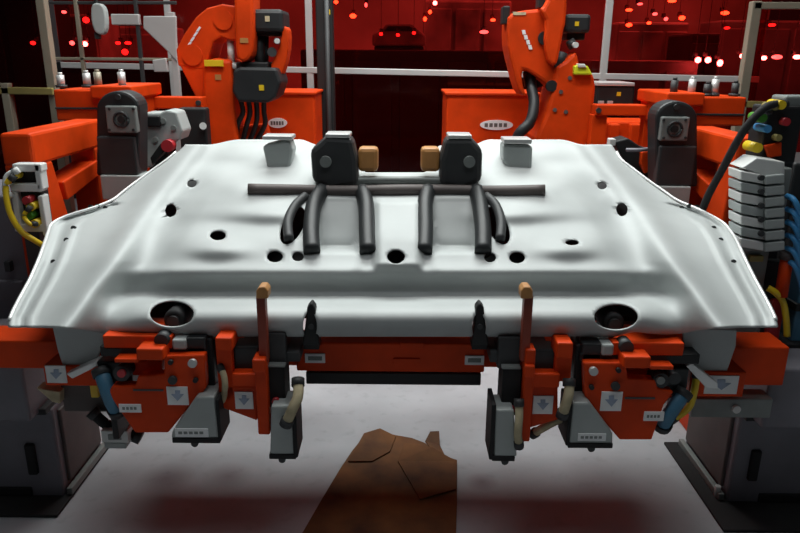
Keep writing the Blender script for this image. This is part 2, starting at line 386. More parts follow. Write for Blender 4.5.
# ------------------------------------------------------------------ robots
def cabinet_box(name, lab, x0, y0, x1, y1, Y, lx0, ly0, lx1, ly1, cat):
    t = thing(name, lab, cat)
    p = at(x0, y0, Y); q = at(x1, y1, Y)
    MB().box((p.x, Y, 0.02), (q.x, Y+0.45, at((x0+x1)/2, y0, Y).z), 0.012).build('body', 'orange', t)
    MB().box((p.x-.012, Y-0.015, at((x0+x1)/2, y0+2.5, Y).z), (q.x+.012, Y+0.46, at((x0+x1)/2, y0-.5, Y).z), 0.006).build('lid', 'orange', t)
    MB().box((p.x-.01, Y-.01, 0), (q.x+.01, Y+.46, 0.03), 0.004).build('plinth', 'dark', t)
    cx, cy = (lx0+lx1)/2, (ly0+ly1)/2; rx, ry = (lx1-lx0)/2, (ly1-ly0)/2
    pl = MB().prism([(cx+rx*math.cos(a), cy+ry*math.sin(a)) for a in [2*math.pi*i/28 for i in range(28)]], Y-0.008, 0.01, 0).build('name_plate', 'label', t, 'pale oval name plate')
    k = MB(); n = 5
    for i in range(n):
        xa = cx - rx*0.72 + i*rx*1.44/n
        k.pbox(xa, cy-ry*0.35, xa+rx*1.44/n*0.7, cy+ry*0.4, Y-0.0095, 0.003, 0)
    k.build('print', 'ink', pl)
    return t
cabinet_box('control_box', 'orange equipment box with a pale oval plate right of the left robot', 234, 92, 316, 155, 4.35, 268, 118, 287, 128, 'equipment box')
cabinet_box('control_box', 'wide orange equipment box with a pale oval plate left of the right robot', 447, 93, 536, 158, 4.35, 480, 120, 513, 130, 'equipment box')

def sticker(px0, py0, px1, py1, Y, m, par, nm='sticker', lab=None):
    return MB().pbox(px0, py0, px1, py1, Y-0.004, 0.006, 0).build(nm, m, par, lab)
def robot_base(t, x, Y):
    MB().box((x-.32, Y-.25, 0), (x+.32, Y+.4, 0.32), 0.02).build('pedestal', 'orange', t)
    k = MB(); k.cyl((x, Y+.07, 0.3), (x, Y+.07, 0.72), 0.25, 32, bev=0.02); k.build('turntable', 'orange', t)
# left robot
LR = thing('welding_robot', 'orange welding robot standing at the left behind the pressed panel', 'robot', 'orange welding robots')
x = at(222, 140, 3.95).x; robot_base(LR, x, 3.95)
la = MB().prism([(203, 62), (214, 58), (231, 60), (233, 84), (234, 110), (238, 140), (240, 175), (240, 215), (200, 215), (204, 140), (202, 90)], 3.84, 0.30, 0.02).build('lower_arm', 'orange', LR)
MB().pbox(204, 60, 223, 66.5, 3.825, 0.018, 0.002).build('warning_sticker', 'yellow', la, 'yellow warning sticker')
sticker(215, 74.5, 221, 80, 3.84, 'brass', la)
k = MB()
k.prism([(236, 6), (245, 20), (242, 36), (233, 41), (221, 37), (213, 42), (209, 56), (204, 70), (178, 66), (176, 50), (184, 34), (196, 17), (207, 8), (222, 4)], 3.86, 0.24, 0.008)
k.prism([(177, 60), (207, 54), (206, 78), (205, 99), (197, 100), (188, 82)], 3.862, 0.236, 0.008)
ua = k.build('upper_arm', 'orange', LR)
MB().pcyl(192, 55, 3.852, 0.25, 0.055, 28).build('joint', 'orange', LR); MB().pcyl(223, 20, 3.852, 0.25, 0.05, 28).build('joint', 'orange', LR)
k = MB()
for i in range(4):
    cx, cy = 189 + i*3.1, 44 - i*5.0
    k.prism([(cx-2.2, cy+1.8), (cx+1.0, cy-2.6), (cx+2.8, cy-1.4), (cx-.4, cy+2.8)], 3.855, 0.006, 0)
k.build('maker_mark', 'label', ua, 'slanting pale lettering')
MB().prism([(233, -85), (250, -85), (253, 20), (253, 44), (251, 56), (244, 62), (237, 58), (235, 40), (234, 10)], 3.80, 0.2, 0.016, 2).build('forearm', 'orange', LR)
sticker(240, 38, 248, 43, 3.80, 'brass', LR)
MB().cyl(at(230, 38, 3.9), at(232, 66, 3.9), 0.018).build('balance_rod', 'white', LR)
MB().prism([(232, 62), (238, 66), (237, 70), (231, 68)], 3.86, 0.08).build('rod_bracket', 'alu', LR)
mo = MB().pbox(252, 9, 283, 32, 3.86, 0.24, 0.02).build('motor', 'motor', LR)
k = MB(); k.pbox(250, 14, 253, 28, 3.9, 0.1); k.pbox(256, 30, 280, 36, 3.9, 0.16); k.build('motor_flange', 'dark', mo)
sticker(265, 16, 269.5, 21.5, 3.86, 'tan', mo)
mo = MB().prism([(233, 70), (240, 67), (276, 68), (281, 82), (276, 97), (268, 103), (238, 102), (232, 92)], 3.78, 0.26, 0.014).build('motor', 'motor', LR)
MB().pbox(236, 62, 268, 70, 3.85, 0.16, 0.008).build('motor_flange', 'dark', mo)
sticker(259, 85, 264, 90.5, 3.78, 'yellow', mo)
k = MB(); k.prism([(283, 27), (288, 30), (288, 50), (282, 74), (273, 74), (271, 64), (279, 48)], 3.88, 0.12, 0.01, 2); k.build('wrist_link', 'orange', LR)
k = MB(); k.cyl(at(277, 41, 3.85), at(277, 41, 3.95), 0.018); k.cyl(at(272, 52, 3.86), at(272, 52, 3.96), 0.025); k.cyl(at(259, 34, 3.95), at(260, 68, 3.95), 0.028); k.cyl(at(266, 36, 3.98), at(266, 66, 3.98), 0.015); k.build('wrist_joint', 'charcoal', LR)
MB().pcyl(277, 41, 3.845, 0.02, 0.014).build('valve', 'white', LR)
for i in range(4): MB().tube([at(240+8*i, 98, 3.84), at(243+7*i, 112, 3.86), at(238+9*i, 124, 3.88), at(236+7*i, 140, 3.9)], 0.014).build('cable', 'dark', LR)
MB().prism([(234, 128), (262, 126), (268, 152), (236, 156)], 3.92, 0.2, 0.01).build('cable_tray', 'orange', LR)

# right robot
RR = thing('welding_robot', 'orange welding robot with a lime cap standing at the right behind the pressed panel', 'robot', 'orange welding robots')
x = at(565, 140, 3.95).x; robot_base(RR, x, 3.95)
la = MB().prism([(556, 66), (566, 60), (574, 52), (578, 54), (580, 70), (594, 74), (596, 88), (594, 110), (590, 140), (590, 215), (540, 215), (538, 150), (536, 138), (547, 112), (553, 86)], 3.84, 0.30, 0.02).build('lower_arm', 'orange', RR)
k = MB(); k.prism([(574, 66), (580, 64), (588, 66), (593, 75), (574, 75)], 3.81, 0.2, 0.008); k.build('cap', 'lime', la, 'lime yellow cap')
MB().prism([(578, 63.5), (585, 64), (587, 67.5), (578, 67.5)], 3.80, 0.1, 0.004).build('cap_light', 'white', la)
for (px, py) in ((570, 78), (561, 92), (555, 110), (566, 112)): MB().pcyl(px, py, 3.834, 0.02, 0.011, 14).build('bolt', 'brown', la)
ua = MB().prism([(511, 14), (528, 10), (546, 11), (554, 30), (556, 50), (560, 70), (557, 86), (552, 90), (545, 83), (534, 75), (523, 70), (523, 84), (526, 97), (519, 90), (513, 68), (508, 46), (508, 24)], 3.86, 0.24, 0.016, 2).build('upper_arm', 'orange', RR)
k = MB()
for i in range(4):
    cx, cy = 523.5 + i*2.1, 32.5 + i*5.0
    k.prism([(cx-1.8, cy-2.4), (cx+1.6, cy-2.6), (cx+2.6, cy+1.8), (cx-.8, cy+2.0)], 3.855, 0.006, 0)
k.build('maker_mark', 'label', ua, 'slanting pale lettering')
MB().pcyl(545, 38, 3.845, 0.3, 0.035, 20).build('joint', 'dark', ua); MB().pcyl(552, 86, 3.84, 0.03, 0.03).build('joint', 'dark', ua)
sticker(513, 12, 526, 15, 3.86, 'tan', ua)
MB().prism([(549, -85), (568, -85), (567, 10), (564, 30), (560, 52), (556, 66), (548, 60), (545, 40), (546, 20), (540, 8), (548, 0)], 3.80, 0.2, 0.016, 2).build('forearm', 'orange', RR)
mo = MB().pbox(565, 14, 591, 33, 3.88, 0.22, 0.018).build('motor', 'motor', RR)
sticker(575, 21.5, 579, 26, 3.88, 'yellow', mo)
k = MB(); k.pbox(567, 32, 585, 40, 3.93, 0.12); k.build('motor_flange', 'dark', mo)
k = MB(); k.cyl(at(562, 52, 3.88), at(557, 68, 3.88), 0.03); k.cyl(at(568, 46, 3.9), at(575, 42, 3.9), 0.025); k.build('wrist_joint', 'charcoal', RR)
MB().pcyl(576, 45, 3.84, 0.05, 0.015).build('valve', 'white', RR)
MB().pbox(503, 6, 510, 24, 3.9, 0.1).build('arm_bracket', 'dark', RR); MB().pbox(539, -4, 548, 8, 3.87, 0.1).build('arm_bracket', 'dark', RR)
MB().tube([at(531, 66, 3.95), at(531, 84, 3.93), at(534, 104, 3.86), at(530, 122, 3.82), at(519, 134, 3.82), at(514, 150, 3.9)], 0.030).build('dress_hose', 'motor', RR)
k = MB(); k.prism([(524, 72), (533, 70), (548, 84), (538, 88), (526, 88)], 4.0, 0.06); k.build('motor', 'dark', RR)  # dark plate added to darken the arm opening, not a motor

# cross rails, dark box
def rail_thing(lab, x0, y0, x1, y1, Y, m='orange'):
    t = thing('cross_rail', lab, 'rail')
    MB().pbox(x0, y0, x1, y1, Y, 0.1, 0.006).build('rail', m, t)
    for px in (x0+5, x1-8):
        p = at(px, y1, Y); MB().box((p.x-.04, Y+.02, 0), (p.x+.04, Y+.09, p.z+.005), 0.004).build('leg', m, t)
    for px in (x0+3, x1-4): MB().pcyl(px, (y0+y1)/2, Y-.008, .02, .014, 12).build('bolt', 'charcoal', t)
rail_thing('orange horizontal rail running behind the left black motor to the left robot', 138, 97, 202, 109, 3.7)
rail_thing('orange horizontal rail running from the right robot to the right black motor', 596, 105, 662, 116, 3.7)
t = thing('junction_box', 'black junction box with a silver lid edge just right of the right robot', 'box')
MB().pbox(597, 86, 634, 112, 4.35, 0.3, 0.01).build('body', 'dark', t)
MB().pbox(597, 82.5, 635, 86, 4.34, 0.31, 0.004).build('lid', 'alu', t)
MB().pbox(617, 92, 621, 96, 4.345, 0.01, 0).build('sticker', 'yellow', t)
p = at(615, 112, 4.5); MB().box((p.x-.04, 4.45, 0), (p.x+.04, 4.53, p.z+.01), 0.004).build('stand', 'dark', t)
k = MB(); k.pbox(599, 101, 604, 104, 4.33, 0.03, 0); k.pbox(608, 101, 613, 104, 4.33, 0.03, 0); k.build('connector', 'alu', t)
t = thing('red_cabinet', 'dark red orange cabinet with upright ribs below the right cross rail', 'cabinet')
p = at(604, 120, 4.05); q = at(660, 120, 4.05)
MB().box((p.x, 4.05, 0), (q.x, 4.35, p.z-.01), 0.01).build('body', 'orange', t)
for px in (614, 635, 652):
    a = at(px, 120, 4.04); MB().box((a.x-.03, 4.0, 0.1), (a.x+.03, 4.06, a.z-.02), 0.008).build('rib', 'orange', t)
t = thing('hose_board', 'black hose panel behind the grey clamp beside the left robot', 'panel')
MB().box((at(178, 118, 3.58).x, 3.58, 0), (at(206, 118, 3.58).x, 3.66, at(190, 108, 3.58).z), .01).build('plate', 'dark', t)
MB().cyl(at(203, 126, 3.55), at(203, 126, 3.60), 0.018).build('coupling', 'white', t)

# ------------------------------------------------------------------ positioner heads
def head(lab, x_in, x_out, Yn, Yf, ztop, side):
    t = thing('positioner_stand', lab, 'frame')
    def b(y0, z0, y1, z1, nm, xi=x_in, xo=x_out): return MB().box((xi, y0, z0), (xo, y1, z1), 0.012).build(nm, 'orange', t)
    b(Yn, ztop-.125, Yf, ztop, 'top_tube')
    k = MB(); X = x_in; d = x_out-x_in
    # near leg, raked backwards as it falls
    k.poly([(X, Yn, ztop-.12), (X, Yn+.14, ztop-.12), (X, Yn+.24, ztop-.44), (X, Yn+.24, 0), (X, Yn+.04, 0), (X, Yn+.04, ztop-.40)], (d, 0, 0), 0.01); k.build('leg', 'orange', t)
    b(Yf-.1, 0, Yf, ztop-.12, 'leg')
    k = MB(); k.poly([(X-.003*side, Yn+.20, ztop-.22), (X-.003*side, Yf-.09, ztop-.18), (X-.003*side, Yf-.09, ztop-.25), (X-.003*side, Yn+.22, ztop-.30)], (d*.9, 0, 0), 0.006); k.build('brace', 'orange', t)
    b(Yn+.22, 0.55, Yf-.08, 0.66, 'lower_tube')
    return t
HXL = at(33, 135, 2.66).x
head('orange raked box frame at the left edge behind the yellow cables', HXL, HXL-.12, 2.64, 3.28, at(33, 133, 2.66).z, -1)
HXR = at(738, 140, 2.75).x
head('orange raked box frame at the right behind the black hose', HXR, HXR+.12, 2.75, 3.25, at(738, 138, 2.75).z, 1)
def drive_box(lab, x0, x1, y0, y1, bx0, bx1, by1, Y):
    t = thing('drive_box', lab, 'equipment box')
    MB().pbox(x0, y0+4, x1, y1, Y, 0.4, 0.008).build('housing', 'orange', t)
    MB().pbox(bx0, y0, bx1, by1, Y-.03, 0.44, 0.008).build('cover', 'orange', t)
    p = at(x0+8, y1, Y); q = at(x1-8, y1, Y)
    MB().box((p.x, Y+.08, 0), (q.x, Y+.35, p.z+.02), 0.008).build('pedestal', 'orange', t)
    MB().pbox(x0, (y0+y1)/2+4, x1, (y0+y1)/2+6, Y-.006, 0.02, 0.002).build('seam', 'charcoal', t)
drive_box('orange drive box with four pins on top behind the left black motor', 55, 131, 86, 121, 90, 131, 99, 3.38)
drive_box('orange drive box with pins on top behind the right black motor', 667, 745, 93, 126, 667, 705, 106, 3.42)
def drive_motor(lab, x0, x1, ytop, ybot, Y, px0, py0, px1, py1, gx0, gx1, gy1):
    t = thing('drive_motor', lab, 'motor', 'black positioner motors')
    r = (x1-x0)/2; cx = (x0+x1)/2
    arch = [(x0, ybot)] + [(cx - r*math.cos(a), ytop + r*.85 - r*.85*math.sin(a)) for a in [math.pi*i/14 for i in range(15)]] + [(x1, ybot)]
    MB().prism(arch, Y, 0.12, 0.012).build('housing', 'motor', t)
    MB().pbox(x0+2, (py1+ybot)/2-18, x1-3, ybot-1, Y-.02, 0.05, 0.008).build('cover', 'charcoal', t)
    pl = MB().pbox(px0, py0, px1, py1, Y-.025, 0.04, 0.006).build('face_plate', 'grey', t, 'grey square face plate with a round hub')
    MB().ring((px0+px1)/2, (py0+py1)/2, Y-.027, 0.030, 0.006).build('hub_ring', 'charcoal', pl)
    MB().pcyl((px0+px1)/2, (py0+py1)/2, Y-.035, 0.02, 0.016).build('hub', 'dark', pl)
    for (ax, ay) in ((px0+3, py0+3), (px1-3, py0+3), (px0+3, py1-3), (px1-3, py1-3)): MB().pcyl(ax, ay, Y-.03, .01, .006, 10).build('bolt', 'charcoal', pl)
    MB().pcyl((x0+x1)/2, ytop+6, Y-.01, .02, .012, 12).build('eye_bolt', 'charcoal', t)
    MB().pbox(gx0, ybot-.5, gx1, gy1, Y-.03, 0.13, 0.006).build('gear_housing', 'lgrey', t)
    p = at(gx0+4, gy1, Y); q = at(gx1-4, gy1, Y)
    MB().box((p.x, Y+.02, 0), (q.x, Y+.16, p.z+.01), 0.006).build('stand', 'charcoal', t)
drive_motor('black round topped drive motor with grey plate at the left', 96, 139, 91, 176, 3.05, 106, 106, 136, 133, 101, 142, 200)
drive_motor('black round topped drive motor with grey plate at the right', 656, 698, 101, 187, 3.05, 661, 117, 689, 141, 655, 690, 210)
# gripper left of robot
t = thing('clamp_gripper', 'light grey clamp gripper with dark jaw right of the left black motor', 'gripper')
MB().prism([(142, 113), (160, 113), (166, 110), (176, 112), (183, 131), (180, 140), (171, 142), (160, 155), (150, 168), (142, 168), (140, 140)], 3.25, 0.14, 0.008).build('body', 'lgrey', t)
MB().pbox(146, 116, 160, 127, 3.235, 0.03).build('recess', 'dark', t); k = MB(); k.prism([(160, 144), (166, 140), (173, 142), (166, 150), (152, 165), (150, 158)], 3.22, 0.05, 0.004); k.build('jaw', 'dark', t)
MB().pcyl(167, 146, 3.2, 0.05, 0.028).build('roller', 'redcap', t)
for q in ((163, 121), (155, 140), (173, 128)): MB().pcyl(*q, 3.24, .02, .012).build('bolt', 'grey', t)
p = at(160, 165, 3.3); MB().box((p.x-.05, 3.29, 0), (p.x+.05, 3.37, p.z+.1), 0.006).build('stand', 'charcoal', t)
t = thing('clamp_gripper', 'dark clamp gripper with red jaw and purple hose left of the right black motor', 'gripper')
MB().prism([(613, 142), (628, 138), (640, 146), (652, 150), (654, 172), (648, 180), (636, 172), (622, 158)], 3.25, 0.12, 0.008).build('body', 'dark', t)
MB().prism([(642, 152), (651, 150), (652, 170), (645, 174), (641, 164)], 3.22, 0.05, 0.005).build('jaw', 'orange', t)
MB().pbox(610, 139, 616, 146, 3.21, 0.05, 0.004).build('pad', 'white', t)
MB().tube([at(626, 150, 3.2), at(640, 150, 3.18), at(652, 149, 3.22), at(657, 152, 3.28)], 0.009).build('hose', 'purplegrey', t)
p = at(640, 168, 3.3); MB().box((p.x-.05, 3.28, 0), (p.x+.05, 3.36, p.z+.05), 0.006).build('stand', 'charcoal', t)

# ------------------------------------------------------------------ pressed panel
XC = 393.0
XO = [(140, 188), (145, 184), (160, 166), (180, 138), (200, 112), (212, 82), (218, 58), (225, 50), (240, 45), (260, 38), (280, 29), (300, 18), (318, 9), (330, 8)]
XOR = [(140, 608), (145, 613), (160, 622), (180, 648), (200, 677), (212, 705), (218, 716), (226, 728), (240, 737), (262, 747), (280, 756), (300, 767), (318, 776), (330, 778)]
XRG = [(140, 200), (145, 196), (180, 168), (215, 141), (262, 112), (300, 84), (330, 62)]
YC = [(140, 2.98), (172, 2.74), (200, 2.56), (240, 2.36), (262, 2.27), (267, 2.245), (272, 2.215), (284, 2.245), (295, 2.24), (300, 2.165), (305, 2.10), (311, 2.055), (319, 2.03), (328, 2.03), (336, 2.05), (344, 2.10)]
YW = [(140, 2.98), (200, 2.66), (262, 2.36), (300, 2.18), (330, 2.05), (344, 2.03)]
def smooth_tab(T, y, h=2.5): return (tab(T, y-h) + tab(T, y) + tab(T, y+h))/3
def ridge_x(py, left): r = tab(XRG, py); return r if left else 2*XC - r
def rrect(px, py, x0, y0, x1, y1, s): return sst(x0-s, x0+s, px)*(1-sst(x1-s, x1+s, px))*sst(y0-s, y0+s, py)*(1-sst(y1-s, y1+s, py))
def panelY(px, py):
    left = px < XC; m = px if left else 2*XC - px
    r = tab(XRG, py); xi = r + 52 + 0.12*(py-145)
    s = sst(r-4, xi, m)
    y = smooth_tab(YW, py)*(1-s) + smooth_tab(YC, py)*s
    h = 0.055*gauss(m-r, 15)                                   # the diagonal crest
    h -= 0.03*gauss(m-(r+34), 22)*sst(150, 190, py)
    h += 0.11*(1-sst(r+2, r+52, m))*sst(190, 265, py)
    xo = tab(XO, py) if left else 2*XC - tab(XOR, py)
    if py > 205:
        h += 0.016*gauss(m-(xo+3), 4.5) + 0.018*gauss(m-(xo+25-0.04*(py-205)), 4.0)*sst(205, 240, py) - .015*gauss(m-(xo+14), 7)
    # centre pads and pockets
    h += 0.045*rrect(px, py, 376, 200, 420, 268, 5)
    h -= (0.01 + 0.13*max(0, (py-198)/52))*(rrect(px, py, 318, 198, 364, 250, 4) + rrect(px, py, 430, 198, 478, 250, 4))
    for sg in (-1, 1):
        cx = XC + sg*175
        h += 0.035*gauss(math.hypot((px-cx)/30, (py-250)/9), 1)      # bright bosses
        h += 0.030*gauss(math.hypot((px-(XC+sg*150))/28, (py-187)/12), 1)
        h -= 0.030*gauss(math.hypot((px-(XC+sg*160))/26, (py-166)/10), 1)
        h -= 0.020*gauss(math.hypot((px-(XC+sg*170))/45, (py-225)/10), 1)
        h += 0.030*gauss(math.hypot((px-(XC+sg*120))/34, (py-215)/8), 1)
        h -= 0.014*gauss(math.hypot((px-(XC+sg*222))/10, (py-210)/10), 1)
    return y - h
def ytop(px):
    base = 145 + 6*sst(300, 320, px)*(1-sst(470, 490, px))
    return base + 27*sst(352, 366, px)*(1-sst(424, 440, px)) - 5*sst(208, 240, px)*(1-sst(560, 585, px))
def ybot(px): return 327 + 9*sst(140, 180, px)*(1-sst(606, 640, px)) + 7*gauss(px-120, 40) + 7*gauss(px-665, 40)
NX, NY = 220, 110
PT = thing('pressed_panel', 'large pale pressed sheet metal panel with wings clamped on the welding fixture', 'sheet metal panel')
# openings
HOLES = [(396, 257, 9, 7, 'c'), (275, 257, 8, 6, 'c'), (298, 257, 6, 5, 'c'), (490, 258, 6, 5, 'c'), (517, 258, 8, 6, 'c'), (171, 211, 6, 7, 'c'), (622, 210, 6, 7, 'c'), (192, 184, 5, 4, 'c'), (602, 186, 5, 4, 'c'),
         (218, 236, 8, 5, 'c'), (572, 243, 7, 3, 'c'), (172, 314, 22, 13, 'c'), (616, 317, 22, 13, 'c'), (310, 326, 7, 14, 'c'), (479, 327, 7, 14, 'c'),
         (293, 226, 11, 19, 'l'), (497, 226, 11, 19, 'r')]
def hole_d(px, py, h):
    cx, cy, rx, ry, kd = h; ex = px-cx; ey = py-cy
    if kd == 'l': ex += ey*0.35
    if kd == 'r': ex -= ey*0.35
    return ex/rx, ey/ry
def panel_mesh():
    bm = bmesh.new(); G = []; PX = {}
    for j in range(NY+1):
        t = j/NY; py0 = 143 + t*(328-143); row = []
        xa, xb = tab(XO, py0), tab(XOR, py0)
        for i in range(NX+1):
            px = xa + (xb-xa)*i/NX
            a = ytop(px); b = ybot(px); py = a + (py0-143)/185*(b-a)
            v = bm.verts.new(at(px, py, panelY(px, py))); PX[v] = [px, py]; row.append(v)
        G.append(row)
    for j in range(NY):
        for i in range(NX):
            f = bm.faces.new((G[j][i], G[j+1][i], G[j+1][i+1], G[j][i+1])); f.smooth = True
    for h in HOLES:
        dead = []
        for f in bm.faces:
            cx = sum(PX[v][0] for v in f.verts)/4; cy = sum(PX[v][1] for v in f.verts)/4
            if abs(cx-h[0]) > 60 or abs(cy-h[1]) > 30: continue
            a, b = hole_d(cx, cy, h)
            if a*a+b*b < 1: dead.append(f)
        ds = set(dead); edge = {v for f in dead for v in f.verts if any(g not in ds for g in v.link_faces)}
        for v in edge:
            px, py = PX[v]; a, b = hole_d(px, py, h); d = math.hypot(a, b)
            if d > 0.3:
                px = h[0]+(px-h[0])/d; py = h[1]+(py-h[1])/d
                PX[v] = [px, py]; v.co = at(px, py, panelY(px, py))
        bmesh.ops.delete(bm, geom=dead, context='FACES')
    bmesh.ops.recalc_face_normals(bm, faces=bm.faces)
    return bm
k = MB(); k.bm.free(); k.bm = panel_mesh(); body = k.build('sheet', 'steel', PT)
md = body.modifiers.new('s', 'SOLIDIFY'); md.thickness = 0.006; md.offset = 0
# corner flaps
MB().prism([(52, 326), (104, 326), (103, 344), (96, 362), (74, 376), (66, 376), (58, 352)], 2.07, 0.012, 0.003).build('corner_flap', 'steel', PT)
MB().prism([(682, 328), (737, 330), (736, 346), (727, 372), (716, 386), (706, 384), (690, 366), (685, 350)], 2.07, 0.012, 0.003).build('corner_flap', 'steel', PT)
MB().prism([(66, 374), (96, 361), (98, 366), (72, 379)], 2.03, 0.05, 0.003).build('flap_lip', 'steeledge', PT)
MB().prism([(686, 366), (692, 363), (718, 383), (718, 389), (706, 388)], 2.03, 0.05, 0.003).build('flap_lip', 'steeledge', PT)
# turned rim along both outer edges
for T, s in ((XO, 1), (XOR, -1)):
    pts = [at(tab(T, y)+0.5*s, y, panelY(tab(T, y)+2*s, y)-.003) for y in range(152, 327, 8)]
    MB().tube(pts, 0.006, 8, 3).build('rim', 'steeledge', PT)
pts = [(73, 228), (53, 262), (90, 207), (97, 206), (105, 208), (66, 240)]
for i, (px, py) in enumerate(pts):
    for mm in (0, 1):
        qx = px if mm == 0 else 2*XC - px + 1
        c = at(qx, py, panelY(qx, py)-.008)
        MB().cyl(c, c+Vector((0, .012, -.004)), .009, 12).build('rivet', 'charcoal', PT)

# holding frame lying on the panel
HF = thing('panel_holder', 'dark holding frame, long bar and arms, lying across the panel middle', 'frame')
def on(px, py, lift=0.02):
    c = at(px, py, panelY(px, py)); return c - (c-CAM).normalized()*lift
MB().tube([on(248, 189), on(300, 190), on(345, 191), on(395, 190, .03), on(445, 190), on(492, 191), on(545, 190)], 0.021, 12, 4).build('cross_bar', 'brown', HF)
for pts in ([(322, 190), (314, 205), (311, 230), (312, 252)], [(362, 190), (366, 205), (367, 230), (368, 252)], [(428, 190), (425, 205), (425, 230), (424, 252)], [(476, 190), (480, 205), (483, 230), (483, 252)]):
    MB().tube([on(*q, .018) for q in pts], 0.030, 10, 4).build('arm', 'motor', HF)
for pts in ([(306, 196), (295, 206), (288, 222), (289, 240)], [(486, 196), (496, 206), (501, 222), (500, 240)]):
    MB().tube([on(*q, .014) for q in pts], 0.018, 10, 4).build('curved_arm', 'charcoal', HF)
MB().tube([on(345, 181, .03), on(370, 180, .03), on(396, 180, .03), on(420, 180, .03), on(448, 181, .03)], 0.015, 12, 4).build('tie_rod', 'grey', HF)
for lab, poly, pad, cap in (('dark rear clamp with a tan pad at the left of the panel notch', [(310, 150), (326, 136), (352, 138), (357, 160), (358, 186), (330, 190), (312, 182)], (358, 148, 378, 172), (325, 134, 350, 138)),
                       ('dark rear clamp with a tan pad at the right of the panel notch', [(483, 150), (472, 138), (446, 138), (440, 160), (440, 186), (462, 190), (482, 182)], (421, 148, 440, 172), (448, 135, 472, 139))):
    t = thing('rear_clamp', lab, 'clamp')
    Yc = panelY(335 if pad[0] < 400 else 460, 186)-.03
    MB().prism(poly, Yc, 0.12, 0.02).build('body', 'charcoal', t)
    MB().pbox(*pad, Yc+.03, 0.08, 0.015).build('pad', 'brass', t)
    MB().pbox(*cap, Yc+.0, 0.11, 0.004).build('top_plate', 'alu', t)
    cx = (poly[0][0]+poly[3][0])/2
    MB().pcyl(cx-8 if pad[0] < 400 else cx+8, 162, Yc-.012, .03, .022).build('pivot', 'grey', t)
t = thing('locating_block', 'grey locating block at the rear edge of the panel by the left box', 'block')
Yc = panelY(275, 165)-.02; MB().prism([(262, 146), (289, 139), (293, 150), (290, 170), (268, 172)], Yc, 0.1, 0.012).build('body', 'lgrey', t); MB().pbox(262, 136, 292, 140, Yc-.01, 0.1, .004).build('top_plate', 'alu', t)
t = thing('locating_block', 'grey locating block at the rear edge of the panel by the right box', 'block')
Yc = panelY(515, 165)-.02; MB().prism([(503, 144), (533, 146), (532, 172), (510, 172), (503, 160)], Yc, 0.1, 0.012).build('body', 'lgrey', t); MB().pbox(504, 139, 532, 144, Yc-.01, 0.1, .004).build('top_plate', 'alu', t)

# ------------------------------------------------------------------ fixture
FX = thing('welding_fixture', 'orange welding fixture beam across the front under the panel', 'fixture')
pL = at(-60, 345, 2.16); pR = at(795, 350, 2.16)
zt, zb = at(395, 344, 2.16).z, at(395, 372, 2.16).z
MB().box((pL.x, 2.16, zb), (at(62, 360, 2.16).x, 2.30, zt-.0), 0.006).build('end_tube', 'orange', FX)
MB().box((at(726, 360, 2.16).x, 2.16, zb-.04), (at(788, 360, 2.16).x, 2.30, zt), 0.006).build('end_tube', 'orange', FX)
MB().box((at(60, 360, 2.16).x, 2.18, zb+.01), (at(730, 360, 2.16).x, 2.30, zt-.006), 0.006).build('cross_tube', 'orange', FX)
k = MB(); k.pbox(296, 343, 485, 372, 2.13, 0.05, 0.006); cb = k.build('front_plate', 'orange', FX)
MB().pbox(306, 373, 481, 385, 2.17, 0.08, 0.004).build('under_rail', 'dark', FX)
lb = MB().pbox(305, 354, 325, 363, 2.124, 0.008, 0).build('label_plate', 'label', cb); MB().pbox(308, 356.5, 322, 360.5, 2.1225, 0.004, 0).build('print', 'grey', cb)
lb = MB().pbox(465, 356, 484, 365, 2.124, 0.008, 0).build('label_plate', 'label', cb); MB().pbox(468, 358.5, 481, 362.5, 2.1225, 0.004, 0).build('print', 'grey', cb)
k = MB(); k.pbox(393, 359, 420, 365, 2.124, 0.008, 0.001); k.pbox(400, 343, 424, 349, 2.115, 0.02, 0.003); k.build('centre_pad', 'orange', cb)
k = MB(); k.poly([(-1.12, 2.30, .77), (1.12, 2.30, .77), (1.08, 2.55, .965), (-1.08, 2.55, .965)], (0, 0, -.02), 0); k.poly([(-1.08, 2.55, .965), (1.08, 2.55, .965), (1.0, 2.92, 1.15), (-1.0, 2.92, 1.15)], (0, 0, -.02), 0); k.build('hole_shade_sheet', 'dark', FX)  # unseen dark sheet added so the panel openings look shaded
MB().box((at(60, 360, 2.16).x+.1, 2.74, 0.86), (at(730, 360, 2.16).x-.1, 2.86, 0.96), 0.006).build('rear_tube', 'charcoal', FX)
for px in (140, 640):
    a = at(px, 355, 2.3); MB().box((a.x-.05, 2.28, zb+.02), (a.x+.05, 2.84, zt-.02), 0.006).build('side_tube', 'charcoal', FX)
    MB().box((a.x-.05, 2.74, zb+.02), (a.x+.05, 2.84, 0.9), 0.006).build('upright', 'charcoal', FX)
